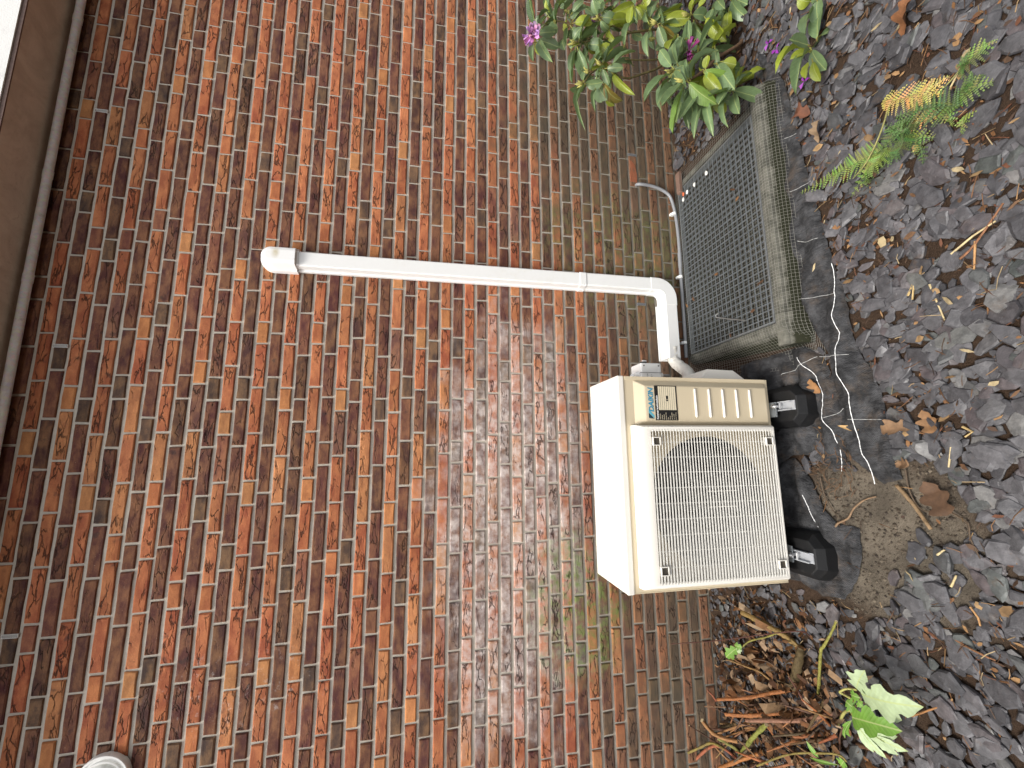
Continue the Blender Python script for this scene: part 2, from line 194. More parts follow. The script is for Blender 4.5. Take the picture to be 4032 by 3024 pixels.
# measured positions of the irregular things, in courses
T = {}
T['LEAVES'] = ((29.59,-8.5,11.09,32.17,-8.31,9.47,0.69,'g'),(29.85,-8.25,10.9,31.39,-8.06,9.14,1.0,'g'),(29.03,-8.98,10.6,30.3,-9.12,9.05,0.71,'g'),(28.99,-8.48,11.18,28.23,-8.1,10.63,0.61,'g'),(28.94,-8.62,10.92,28.74,-9.03,9.99,0.66,'g'),(28.66,-8.54,10.43,26.6,-9.23,9.61,0.62,'y'),(28.31,-8.78,12.34,30.36,-8.38,11.31,0.69,'g'),(29.18,-8.87,11.75,30.06,-8.62,11.23,0.33,'g'),(27.06,-8.81,12.77,26.72,-9.35,11.9,0.85,'g'),(26.99,-8.6,13.21,23.92,-9.05,13.45,0.34,'g'),(27.64,-8.51,12.82,28.87,-8.17,12.46,0.63,'g'),(27.38,-8.53,11.69,26.37,-8.58,11.16,0.96,'g'),(26.96,-9.14,11.51,26.14,-8.71,10.22,0.96,'o'),(26.45,-8.53,11.04,26.23,-8.15,10.36,0.63,'y'),(26.48,-9.01,12.15,24.69,-9.51,12.52,0.33,'g'),(26.48,-9.25,13.05,24.89,-9.59,13.71,0.36,'g'),(27.18,-9.3,12.1,28.38,-9.18,11.55,0.35,'g'),(31.86,-7.75,12.75,33.38,-7.47,11.14,0.93,'g'),(32.14,-7.75,12.69,34.17,-7.87,11.94,0.68,'g'),(30.97,-7.95,12.92,29.72,-7.48,12.14,0.6,'g'),(31.58,-7.4,12.92,29.23,-7.09,13.12,0.33,'g'),(31.6,-7.37,13.25,32.28,-7.63,13.17,0.66,'g'),(31.74,-7.99,13.31,32.05,-8.64,13.01,0.62,'g'),(32.46,-7.24,11.84,32.04,-7.7,10.83,0.97,'g'),(32.24,-7.26,12.03,31.28,-6.83,11.59,0.35,'g'),(31.94,-7.72,10.96,31.49,-7.79,10.14,0.98,'y'),(33.56,-7.41,13.15,33.01,-7.22,12.45,0.98,'g'),(34.24,-6.81,13.26,31.97,-7.47,13.69,0.39,'g'),(34.04,-7.43,12.89,34.05,-7.72,11.72,0.95,'y'),(34.81,-6.77,12.93,35.61,-7.06,13.3,0.38,'g'),(34.97,-7.06,13.13,35.04,-7.39,12.55,0.63,'g'),(35.08,-7.36,13.03,35.56,-7.96,12.45,0.61,'g'),(35.24,-6.95,13.57,37.28,-6.45,12.74,0.61,'g'),(33.75,-7.46,14.54,36.62,-6.98,13.73,0.36,'g'),(34.67,-7.18,12.88,35.57,-7.59,12.02,0.66,'g'),(34.83,-7.64,10.6,34.71,-7.79,9.66,0.92,'g'),(33.66,-8.26,11.06,33.41,-7.86,10.32,0.6,'g'),(34.93,-7.91,10.7,36.71,-7.6,9.94,0.61,'g'),(35.24,-7.71,10.61,36.26,-7.27,9.47,0.67,'g'),(35.16,-7.67,9.95,35.7,-8.24,8.36,0.92,'y'),(34.09,-8.18,9.98,34.84,-7.87,8.56,1.09,'y'),(33.85,-7.94,10.18,34.61,-7.44,8.72,0.99,'y'),(34.01,-7.52,10.19,32.79,-7.67,9.81,0.65,'y'),(34.24,-7.72,10.85,32.67,-7.84,11.32,0.63,'g'),(34.52,-7.98,11.14,34.94,-8.5,11.72,0.64,'g'),(36.06,-7.51,10.28,37.23,-7.06,10.65,0.95,'g'),(35.72,-7.9,9.67,36.15,-8.19,9.09,0.86,'g'),(34.23,-8.48,5.93,34.64,-8.24,4.46,1.2,'g'),(34.0,-8.41,6.13,32.76,-8.17,5.52,0.98,'g'),(33.89,-8.14,6.79,32.03,-8.05,7.19,0.68,'g'),(34.25,-8.41,7.02,35.33,-8.26,7.17,0.63,'g'),(34.86,-8.31,6.77,37.01,-8.09,5.93,0.96,'g'),(35.09,-8.46,5.87,36.93,-8.03,3.5,0.67,'y'),(35.02,-8.24,5.44,34.64,-8.92,3.89,1.14,'y'),(33.91,-8.5,5.78,33.29,-8.39,5.0,0.92,'o'),(34.34,-8.05,6.51,35.67,-7.97,5.49,0.69,'g'),(31.52,-8.42,9.26,34.12,-8.35,8.44,0.68,'g'),(34.62,-8.04,5.25,34.41,-8.32,4.19,0.99,'g'),(35.99,-8.0,7.9,35.27,-7.88,7.27,0.71,'y'),(36.06,-7.93,7.96,36.64,-8.01,7.97,0.66,'g'),(35.16,-8.57,8.48,34.14,-8.26,8.56,0.71,'y'),(36.04,-8.32,5.92,34.79,-8.19,5.73,0.97,'g'),(36.36,-8.12,7.12,36.13,-8.61,6.9,0.69,'y'),(35.23,-8.84,3.23,35.61,-8.74,1.93,1.11,'g'),(34.99,-8.8,3.47,32.41,-8.57,3.92,0.37,'g'),(34.78,-8.72,3.09,32.52,-9.39,2.96,0.87,'g'),(34.53,-8.95,3.76,32.76,-8.87,3.76,0.62,'g'),(35.65,-8.75,3.3,37.05,-8.69,2.42,0.33,'y'),(36.03,-8.92,2.67,36.22,-9.35,2.43,0.6,'y'),(34.65,-9.19,2.37,32.69,-9.51,1.34,1.06,'y'),(32.26,-9.15,5.19,30.56,-9.8,6.32,0.92,'y'),(32.6,-9.0,4.87,31.16,-8.96,4.76,0.95,'g'),(30.74,-9.81,3.79,34.67,-9.43,1.39,0.59,'g'),(30.83,-9.68,3.57,31.69,-10.04,2.23,0.92,'g'),(30.97,-9.91,2.65,33.76,-9.61,0.35,0.64,'y'),(30.93,-9.97,2.47,29.53,-9.93,2.39,0.61,'g'),(30.84,-9.56,4.68,29.19,-9.86,5.69,0.94,'g'),(32.15,-9.23,3.65,31.36,-8.95,3.83,0.92,'g'),(32.0,-9.35,4.54,31.01,-9.28,4.88,0.64,'g'),(30.11,-9.89,4.47,28.4,-9.87,4.42,0.66,'y'),(31.53,-9.23,2.49,32.58,-8.77,-0.27,0.67,'g'),(27.04,-10.72,5.5,30.03,-10.35,3.48,0.59,'g'),(26.32,-10.91,5.75,25.02,-10.93,4.04,1.15,'l'),(27.62,-10.89,4.33,26.96,-10.83,2.34,1.21,'l'),(26.37,-10.7,6.13,24.42,-10.88,7.73,0.88,'g'),(25.86,-10.77,6.17,23.14,-10.3,6.78,0.64,'l'),(26.69,-10.23,5.27,24.5,-9.83,4.74,1.15,'g'),(26.26,-10.79,5.97,25.15,-10.31,5.87,0.36,'g'),(28.07,-10.67,4.04,28.7,-10.98,4.06,0.71,'y'),(27.7,-10.61,4.13,26.08,-10.96,3.45,0.93,'y'),(26.51,-10.9,5.84,27.67,-10.86,6.08,0.35,'g'),(26.79,-10.77,5.54,28.51,-10.53,5.51,0.38,'g'),(27.3,-10.49,6.94,25.2,-10.55,8.84,0.89,'g'),(27.87,-9.75,6.35,25.79,-9.51,7.4,0.62,'g'),(27.69,-10.29,6.5,26.22,-10.8,6.12,1.01,'g'),(28.53,-10.27,6.08,29.97,-10.24,6.43,0.93,'g'),(28.92,-9.98,5.87,30.97,-9.96,5.32,0.68,'g'),(28.03,-10.41,6.64,29.36,-10.19,7.23,0.9,'g'),(28.27,-10.07,6.19,28.5,-10.37,5.41,0.63,'g'),(27.76,-10.08,6.23,26.52,-10.22,5.76,0.64,'g'),(26.35,-10.9,2.08,26.07,-10.9,-0.07,1.03,'g'),(25.82,-11.3,2.66,24.8,-11.45,3.76,1.0,'g'),(26.28,-10.79,2.25,23.88,-10.83,3.16,0.6,'g'),(26.11,-10.88,2.1,24.53,-11.06,2.06,0.94,'g'),(26.8,-10.93,1.86,28.09,-10.87,0.51,0.65,'g'),(27.65,-10.77,0.77,28.66,-11.01,-0.68,0.64,'y'),(26.33,-10.82,2.42,25.22,-11.28,4.24,0.9,'g'),(28.44,-10.84,3.17,26.12,-11.46,2.75,1.2,'g'),(28.6,-10.94,2.75,28.36,-11.12,1.96,0.89,'y'),(26.88,-10.88,1.73,28.89,-10.48,0.59,0.33,'y'),(25.64,-10.12,4.05,23.43,-10.16,5.07,0.65,'g'),(25.65,-10.24,3.91,23.21,-10.75,4.19,0.66,'g'),(26.46,-9.85,3.03,23.54,-10.47,3.72,0.62,'y'),(26.6,-9.84,2.81,25.88,-9.59,1.91,0.96,'y'),(26.17,-10.48,4.65,24.27,-10.31,6.01,0.71,'g'),(26.48,-9.7,3.7,24.95,-9.56,3.55,0.85,'g'),(34.05,-6.83,16.03,35.61,-7.26,16.53,0.96,'d'),(34.21,-6.74,15.75,35.72,-6.58,15.07,0.61,'g'),(33.28,-7.27,15.82,34.77,-6.86,15.09,0.61,'g'),(32.94,-7.01,15.76,33.08,-7.21,14.66,0.87,'g'),(32.44,-7.0,15.77,30.21,-7.65,15.36,0.86,'g'),(31.69,-7.2,16.23,29.76,-7.81,16.54,0.6,'g'),(33.99,-7.04,15.13,34.69,-6.85,14.3,0.7,'g'),(33.98,-7.39,14.59,35.75,-7.57,13.92,0.63,'g'),(33.45,-7.02,15.01,33.61,-7.13,14.33,1.0,'g'),(25.22,-15.5,0.37,21.85,-16.13,2.53,0.68,'g'),(24.86,-15.68,0.47,23.81,-15.62,-0.27,0.93,'g'),(26.0,-15.07,-0.43,27.13,-15.11,-2.14,0.67,'g'),(26.26,-15.59,-0.51,27.35,-15.63,-2.26,0.62,'g'),(27.28,-15.2,-2.12,28.21,-15.28,-3.76,0.61,'y'),(25.31,-15.61,0.59,25.08,-15.87,1.99,0.97,'g'),(24.03,-15.66,0.48,23.08,-15.5,0.06,0.67,'y'),(24.69,-15.73,0.74,24.16,-15.63,1.82,0.6,'y'),(25.83,-15.7,-0.07,28.04,-15.69,-0.62,1.08,'g'),(29.76,-15.1,-1.64,29.57,-15.22,-0.95,0.63,'g'),(29.57,-15.16,-1.73,27.86,-15.83,-1.7,0.97,'g'),(28.85,-15.76,-1.81,27.71,-16.28,-2.57,1.22,'y'),(28.75,-15.26,-0.77,26.49,-15.69,0.74,0.87,'g'),(29.69,-15.02,-0.91,29.76,-14.92,-0.17,0.99,'y'),(28.89,-15.69,-0.58,27.35,-15.64,-0.39,0.91,'g'),(36.85,-9.31,-0.09,35.06,-9.61,-0.88,1.15,'g'),(37.05,-9.22,-1.49,36.46,-9.46,-2.29,0.87,'y'),(37.35,-8.84,0.35,35.78,-8.76,0.13,0.98,'g'),(35.98,-9.15,0.09,34.42,-8.83,0.11,0.93,'y'),(35.94,-9.03,1.49,34.68,-9.04,2.04,0.68,'g'),(36.74,-9.18,1.1,35.32,-9.77,1.16,0.85,'g'),(36.96,-9.34,-0.73,35.82,-9.99,-0.82,1.0,'g'),(35.76,-6.04,14.29,36.78,-6.39,14.92,0.63,'y'),(28.53,-9.83,3.47,28.63,-9.28,1.55,0.89,'g'),(30.07,-7.99,10.91,33.06,-7.6,10.73,0.63,'g'),(27.32,-10.47,1.47,28.84,-10.38,1.51,0.63,'y'),(33.02,-6.42,15.62,32.53,-6.59,14.22,0.89,'g'),(32.06,-8.64,3.89,30.5,-8.91,4.33,0.89,'g'),(37.23,-8.34,-0.69,35.08,-8.68,0.6,0.89,'g'),(27.96,-9.57,4.63,28.84,-9.2,1.91,1.08,'y'),(34.01,-6.14,15.49,35.69,-5.73,14.72,0.89,'g'),(34.83,-6.11,15.53,35.23,-6.45,15.62,0.63,'g'),(32.8,-6.93,10.7,33.27,-6.77,9.53,0.89,'g'),(34.52,-7.59,6.36,33.33,-7.37,6.12,0.63,'g'),(35.75,-7.19,9.79,35.86,-7.42,8.1,0.89,'g'),(35.55,-6.97,9.38,35.7,-6.58,8.29,1.08,'g'),(33.28,-6.82,12.33,35.44,-6.46,10.52,0.63,'g'),(29.44,-9.54,5.47,30.4,-9.89,4.97,0.89,'g'),(29.32,-9.18,5.58,30.04,-9.38,5.31,0.63,'g'),(38.39,-8.15,-0.21,36.56,-8.3,0.68,0.89,'g'),(36.45,-6.9,10.21,35.87,-7.13,9.61,0.63,'g'),(35.81,-7.92,2.5,34.93,-7.46,2.69,0.89,'g'),(27.53,-8.09,11.72,26.57,-8.1,11.34,0.63,'g'),(35.49,-7.1,10.33,36.35,-7.05,9.48,0.89,'g'),(27.6,-10.24,1.18,28.87,-10.36,1.07,0.63,'g'),(32.3,-6.75,12.61,30.09,-6.84,12.14,0.63,'g'),(29.27,-9.58,5.68,30.39,-9.68,4.17,0.63,'g'),(34.78,-7.33,10.66,34.77,-7.3,9.82,0.63,'g'),(27.14,-9.78,5.0,24.53,-9.86,6.13,1.08,'g'),(36.2,-6.19,12.67,36.58,-6.49,12.62,0.63,'g'),(29.71,-8.05,10.53,28.93,-8.04,9.86,0.63,'g'),(37.29,-7.42,5.28,36.6,-7.42,4.39,0.89,'g'),(27.4,-9.45,3.85,26.78,-8.96,5.58,0.63,'g'),(29.54,-14.72,-1.46,28.22,-14.69,-1.42,0.89,'g'),(35.84,-6.96,10.78,36.84,-6.53,11.42,0.63,'g'),(34.71,-6.37,14.8,35.15,-6.15,14.13,0.63,'y'),(35.26,-7.73,5.46,36.28,-7.37,3.89,1.08,'y'),(27.43,-14.47,-1.74,29.63,-14.25,-3.89,1.08,'g'),(30.21,-7.98,11.37,30.88,-7.7,10.75,0.63,'g'),(28.98,-9.87,3.48,29.78,-9.9,3.69,0.63,'g'),(30.44,-7.65,9.94,31.3,-7.34,8.03,0.63,'g'),(28.39,-14.45,-3.04,29.82,-14.71,-3.71,0.63,'y'),(36.56,-7.6,7.57,35.94,-7.95,6.97,0.63,'y'),(36.34,-7.71,7.87,35.2,-7.68,7.61,0.63,'g'),(32.39,-6.83,12.56,31.01,-6.41,13.08,0.63,'g'),(27.66,-8.06,12.46,26.87,-8.38,13.61,0.63,'g'),(27.05,-10.32,1.63,29.19,-9.76,-0.9,1.08,'y'),(27.09,-9.63,5.35,24.8,-9.13,4.78,0.63,'g'),(34.8,-7.15,9.7,36.12,-6.64,8.34,0.89,'y'),(36.21,-6.86,10.29,37.46,-6.84,10.64,0.63,'g'),(26.81,-10.44,2.08,27.14,-10.17,3.08,0.89,'g'),(29.23,-10.19,2.72,28.86,-10.44,1.13,1.08,'g'),(29.85,-14.82,-1.07,31.48,-14.28,-1.51,0.89,'g'),(28.26,-9.44,6.07,26.44,-9.06,6.09,0.63,'g'),(38.78,-8.18,-1.75,38.35,-7.94,-2.45,0.89,'g'),(27.05,-9.25,3.22,25.61,-9.08,3.98,0.89,'g'),(30.25,-14.82,-3.08,30.5,-15.21,-4.31,1.08,'g'),(27.64,-9.96,4.97,29.02,-10.12,4.53,0.63,'y'),(29.79,-7.84,10.96,29.04,-7.33,11.16,0.63,'g'),(31.81,-9.0,2.91,31.49,-8.95,1.51,0.89,'g'),(35.67,-6.11,12.71,36.94,-6.05,12.48,0.63,'g'),(27.35,-9.76,5.55,25.93,-10.04,7.38,0.89,'g'),(27.89,-8.23,12.64,28.21,-8.37,12.16,0.63,'g'),(31.16,-8.95,3.81,29.64,-8.91,4.55,0.63,'g'),(35.83,-7.59,6.4,37.87,-7.29,6.51,0.89,'y'),(36.75,-7.15,9.28,37.91,-6.98,8.74,0.89,'g'),(30.18,-14.87,-2.01,29.93,-14.75,-1.6,0.63,'g'),(32.94,-6.94,11.75,32.83,-6.59,10.53,0.89,'y'),(36.98,-7.23,7.6,37.73,-7.18,7.17,0.63,'g'),(28.89,-9.84,3.46,26.48,-10.04,3.43,1.08,'y'),(32.95,-6.26,15.85,31.84,-6.39,15.47,0.63,'y'),(27.69,-8.15,12.43,28.55,-8.25,11.68,0.89,'g'),(32.33,-8.57,1.99,34.09,-8.33,-0.23,0.63,'g'),(28.92,-9.22,5.67,28.34,-9.57,4.98,0.89,'y'),(27.08,-9.44,2.49,26.6,-9.75,1.51,0.89,'g'),(33.49,-6.58,12.87,33.7,-6.8,11.92,0.63,'g'),(34.71,-6.46,12.9,33.63,-6.57,12.62,0.89,'g'),(29.38,-7.82,10.16,27.04,-8.11,10.58,0.63,'g'),(35.0,-7.57,6.29,36.39,-7.52,6.01,0.63,'y'),(36.07,-6.05,12.47,38.41,-5.53,11.81,0.63,'g'),(37.37,-8.04,0.64,37.04,-7.52,0.24,0.63,'g'),(38.32,-8.33,-2.35,37.22,-8.63,-2.73,0.89,'g'),(26.36,-9.54,3.46,24.78,-9.77,5.7,0.63,'g'),(35.5,-7.39,4.72,34.87,-7.5,3.95,0.89,'g'),(36.57,-7.47,5.26,36.29,-7.29,3.29,0.63,'y'),(32.47,-6.74,12.98,32.85,-6.85,12.35,0.63,'y'),(29.06,-10.52,2.35,28.92,-10.19,1.43,0.89,'g'),(37.55,-7.29,6.56,38.05,-6.85,5.82,0.63,'y'),(26.23,-14.7,-0.66,24.6,-15.09,2.3,0.63,'y'),(36.05,-7.52,4.97,37.08,-7.92,3.67,1.08,'g'),(36.61,-8.1,2.74,37.35,-8.39,2.75,0.63,'y'),(35.1,-6.48,14.27,37.58,-5.95,14.75,0.63,'g'),(32.38,-9.04,4.3,32.25,-8.64,4.77,0.63,'g'),(38.06,-8.34,0.36,36.93,-8.55,0.58,0.89,'g'),(29.48,-7.82,11.97,30.4,-7.45,10.21,0.63,'y'),(37.12,-6.81,10.01,37.15,-6.87,10.73,0.89,'g'),(25.42,-14.66,-0.63,23.97,-14.88,0.21,0.63,'y'))
T['FILL'] = ((33.12,-6.89,11.71,31.35,-7.63,12.78,0.87,'g'),(39.92,-5.97,4.34,42.68,-5.25,3.56,0.79,'g'),(33.09,-5.06,-2.3,32.4,-4.74,-1.14,0.86,'y'),(37.96,-6.65,-2.15,39.51,-5.92,-1.5,0.57,'d'),(39.08,-5.49,7.19,41.29,-4.86,7.09,0.77,'g'),(38.44,-6.05,7.57,38.08,-5.95,6.77,0.89,'g'),(32.13,-5.88,-0.41,31.1,-5.44,0.52,0.68,'g'),(40.7,-4.81,-1.84,38.57,-4.98,-0.66,0.69,'d'),(33.29,-6.58,11.29,30.74,-7.44,12.1,0.74,'g'),(35.56,-6.35,7.32,34.32,-7.0,6.73,0.67,'g'),(31.55,-6.87,3.54,31.81,-6.59,4.36,0.87,'y'),(40.84,-4.83,-1.08,39.3,-4.98,-1.1,0.77,'d'),(33.66,-6.54,13.46,32.12,-6.94,13.86,0.88,'g'),(39.85,-5.51,4.04,39.65,-4.77,5.15,0.67,'g'),(37.51,-4.87,0.54,35.78,-4.97,1.47,0.86,'g'),(37.64,-6.36,-1.76,36.91,-6.31,-0.12,0.73,'g'),(35.93,-5.98,8.4,36.77,-6.17,9.18,0.7,'g'),(36.23,-7.1,7.8,38.83,-6.22,6.93,0.59,'g'),(31.18,-7.09,2.69,31.33,-6.28,0.98,0.57,'g'),(40.1,-6.03,-1.02,38.1,-6.44,-0.68,0.79,'d'),(37.44,-4.9,8.82,39.85,-4.2,7.62,0.61,'g'),(35.25,-6.96,0.75,35.61,-6.12,1.24,0.67,'y'),(36.54,-4.89,-3.39,37.43,-4.39,-5.1,0.8,'g'),(42.74,-4.54,-2.64,42.48,-4.91,-3.97,0.62,'g'),(35.15,-5.97,11.0,34.84,-5.34,10.98,0.78,'g'),(36.62,-5.4,2.0,36.79,-5.29,0.81,0.58,'g'),(37.63,-4.68,-0.86,36.9,-5.13,-1.85,0.73,'g'),(37.61,-6.31,-3.15,34.95,-7.27,-1.58,0.79,'g'),(33.2,-6.88,13.36,34.94,-6.33,12.1,0.86,'d'),(37.62,-5.09,-0.17,35.77,-5.55,0.36,0.57,'g'),(32.05,-4.94,2.83,32.89,-5.47,2.95,0.57,'y'),(38.58,-5.7,-2.95,36.71,-6.13,-1.32,0.56,'g'),(38.14,-5.2,13.31,38.28,-5.72,12.47,0.77,'g'),(37.31,-5.6,0.9,35.46,-5.97,1.87,0.77,'d'),(34.02,-7.18,3.64,33.16,-8.16,5.26,0.66,'g'),(40.51,-5.45,-1.24,37.83,-6.18,-0.79,0.82,'g'),(35.69,-5.3,12.7,38.02,-4.55,12.52,0.77,'y'),(37.1,-5.61,5.54,39.19,-5.25,4.76,0.77,'d'),(34.94,-4.94,0.7,33.65,-4.72,1.13,0.78,'g'),(39.62,-4.9,-2.16,39.44,-5.51,-0.65,0.74,'y'),(39.35,-4.69,11.9,38.9,-5.1,10.79,0.56,'g'),(40.51,-4.97,1.19,38.32,-5.34,1.81,0.59,'g'),(34.08,-6.44,5.26,34.51,-6.93,4.53,0.72,'g'),(42.09,-4.79,-5.12,41.42,-5.67,-6.16,0.9,'g'),(38.75,-5.84,9.68,40.26,-5.47,10.08,0.68,'d'),(36.09,-6.76,2.01,35.64,-6.05,2.74,0.87,'d'),(32.09,-7.04,1.3,33.29,-7.05,1.17,0.73,'y'),(38.19,-5.9,-0.44,37.07,-6.42,1.49,0.63,'y'),(34.47,-6.97,9.74,36.08,-6.89,9.41,0.83,'y'),(37.59,-5.54,6.3,40.03,-4.93,6.37,0.84,'g'),(33.83,-6.7,-0.9,33.93,-6.13,-2.12,0.7,'y'),(38.19,-6.28,-1.57,37.02,-6.26,-1.66,0.85,'d'),(34.6,-5.61,11.59,34.09,-6.21,10.31,0.74,'g'),(39.54,-5.01,4.87,38.09,-4.87,4.81,0.86,'g'),(33.16,-6.62,3.83,33.15,-6.03,4.57,0.63,'g'),(37.76,-6.24,-2.59,36.74,-5.99,-2.68,0.72,'g'))
T['BRANCH'] = ((0.22,0.1,((41.25,-8.0,-5.56),(39.25,-8.26,-4.73),(37.94,-8.51,-4.05),(35.93,-8.77,-2.73),(33.71,-9.02,-1.16),(32.6,-9.28,-0.4),(31.04,-9.53,1.43),(29.97,-9.79,2.54),(28.74,-10.04,3.53),(27.07,-10.3,5.39))),(0.13,0.06,((40.15,-8.0,-5.07),(39.31,-7.93,-4.55),(37.88,-7.87,-2.93),(36.27,-7.8,-1.44),(34.8,-7.73,0.66),(33.71,-7.67,2.45),(33.33,-7.6,3.61))),(0.12,0.06,((40.63,-8.0,-7.16),(38.96,-8.4,-6.08),(35.49,-8.8,-3.54),(32.43,-9.2,-1.3),(30.88,-9.6,-0.57),(29.45,-10.0,0.28),(27.86,-10.4,1.68),(26.53,-10.8,2.17))),(0.1,0.05,((33.45,-7.5,3.54),(31.37,-7.64,5.46),(30.58,-7.77,6.31),(29.85,-7.91,7.44),(28.99,-8.05,8.94),(29.0,-8.19,9.97),(29.27,-8.33,11.05),(28.41,-8.46,12.17),(27.26,-8.6,12.82))),(0.09,0.05,((33.63,-7.0,3.1),(32.33,-7.27,5.28),(31.49,-7.53,7.44),(31.03,-7.8,8.89))),(0.1,0.05,((36.09,-7.0,3.0),(35.26,-7.12,5.72),(34.37,-7.24,7.92),(33.49,-7.36,9.35),(32.67,-7.48,11.32),(31.97,-7.6,12.79))),(0.08,0.04,((34.04,-7.5,8.07),(34.45,-7.5,9.56),(34.81,-7.5,10.69))),(0.08,0.04,((33.26,-7.0,11.1),(33.54,-6.97,12.56),(34.37,-6.95,13.21),(34.5,-6.93,14.26),(33.53,-6.9,15.62))),(0.08,0.04,((33.99,-8.0,4.75),(34.3,-8.2,5.37),(34.29,-8.4,6.1))),(0.08,0.05,((34.45,-8.0,0.89),(34.94,-8.4,2.31),(35.31,-8.8,3.28))),(0.08,0.04,((31.14,-9.0,3.58),(29.91,-9.5,5.02),(28.12,-10.0,6.29))),(0.08,0.04,((31.03,-9.3,1.97),(30.83,-9.37,2.85),(30.86,-9.43,3.7),(30.92,-9.5,4.09))),(0.12,0.05,((33.22,-13.5,-3.82),(31.08,-14.13,-2.69),(27.24,-14.77,-1.3),(25.44,-15.4,0.23))),(0.1,0.05,((31.18,-8.0,1.85),(28.96,-8.5,2.62),(26.93,-9.0,3.16))))
T['BUDS'] = ((28.92,-8.8,11.36,29.01,-8.9,11.95),(26.78,-9.0,12.99,26.63,-9.1,13.65),(31.72,-7.8,12.92,31.56,-7.9,13.52),(28.07,-8.8,12.45,28.03,-8.9,12.97),(34.93,-9.0,3.66,34.72,-9.1,4.56),(27.77,-10.3,6.51,27.41,-10.4,7.29),(26.48,-10.8,5.91,26.45,-10.9,6.66),(34.31,-8.4,6.25,34.39,-8.5,6.85),(34.14,-8.0,11.02,34.02,-8.1,11.52),(35.27,-7.2,13.31,35.32,-7.3,13.48),(33.29,-8.0,6.25,32.97,-8.1,6.73))
T['FLOWER'] = ((32.33,-7.3,16.37),(30.23,-10.0,4.78),(35.17,-6.6,11.16))
T['FERN'] = ((1.5,'y',((16.16,-18.07,-0.6),(16.23,-17.31,-0.32),(16.36,-16.07,-0.2),(16.6,-14.59,-0.32),(17.14,-12.66,-0.6))),(1.3,'y',((16.24,-18.09,-0.6),(15.69,-17.76,-0.29),(15.48,-17.03,-0.32),(14.79,-15.79,-0.7))),(0.9,'g',((16.23,-18.01,-0.7),(15.48,-17.43,-0.35),(14.94,-16.83,-0.35),(15.15,-17.02,-0.7))),(1.4,'g',((15.87,-21.26,-0.6),(16.34,-20.64,-0.25),(16.92,-19.72,-0.25),(17.55,-18.67,-0.6))),(1.3,'g',((16.96,-19.33,-0.6),(16.58,-18.97,-0.22),(16.21,-18.4,-0.19),(16.15,-17.58,-0.5))),(1.2,'g',((17.33,-18.72,-0.7),(16.02,-19.1,-0.32),(15.34,-18.58,-0.29),(15.53,-17.41,-0.6))),(0.9,'g',((16.46,-19.47,-0.5),(16.15,-19.21,0.0),(17.42,-18.33,-0.3))),(0.8,'y',((16.13,-18.84,-0.8),(15.52,-19.72,-0.35),(15.21,-20.1,-0.7))),(0.8,'g',((16.29,-18.87,-0.8),(15.08,-19.62,-0.4),(14.29,-19.36,-0.8))),(1.1,'y',((17.64,-21.41,-0.7),(17.51,-22.17,-0.29),(17.54,-22.65,-0.22),(17.74,-22.81,-0.5))),(0.9,'g',((16.56,-21.3,-0.7),(16.45,-21.92,-0.25),(16.61,-22.23,-0.6))),(0.9,'y',((16.31,-21.21,-0.7),(16.05,-22.08,-0.25),(15.97,-22.5,-0.6))),(0.7,'y',((16.37,-20.6,-0.7),(15.56,-20.96,-0.35),(15.34,-20.72,-0.8))),(0.6,'y',((15.41,-21.3,-0.8),(14.89,-21.36,-0.4),(14.66,-21.0,-0.8))),(0.8,'g',((17.73,-21.42,-0.8),(17.56,-21.88,-0.3),(18.11,-21.66,-0.6))),(1.2,'t',((18.79,-18.3,-0.6),(17.93,-19.51,-0.25),(17.52,-20.49,-0.25),(17.67,-21.14,-0.6))),(1.1,'t',((17.78,-19.24,-0.6),(17.25,-20.39,-0.15),(16.93,-20.88,-0.5))),(0.9,'t',((16.94,-19.18,-0.8),(16.22,-20.03,-0.35),(16.12,-20.5,-0.7))),(0.8,'t',((19.06,-18.1,-0.8),(18.52,-18.81,-0.4),(18.16,-18.77,-0.8))),(0.5,'t',((15.58,-19.2,-0.9),(15.28,-19.01,-0.9))))
T['FSTALK'] = (((18.68,-18.41,-0.8),(17.05,-18.19,-0.2),(15.95,-17.28,-0.2),(15.64,-16.27,-0.4)),((17.76,-19.23,-0.7),(16.97,-20.3,-0.6),(15.97,-21.21,-0.7)),((17.38,-20.09,-0.8),(17.37,-20.81,-0.7),(17.73,-21.42,-0.8)))
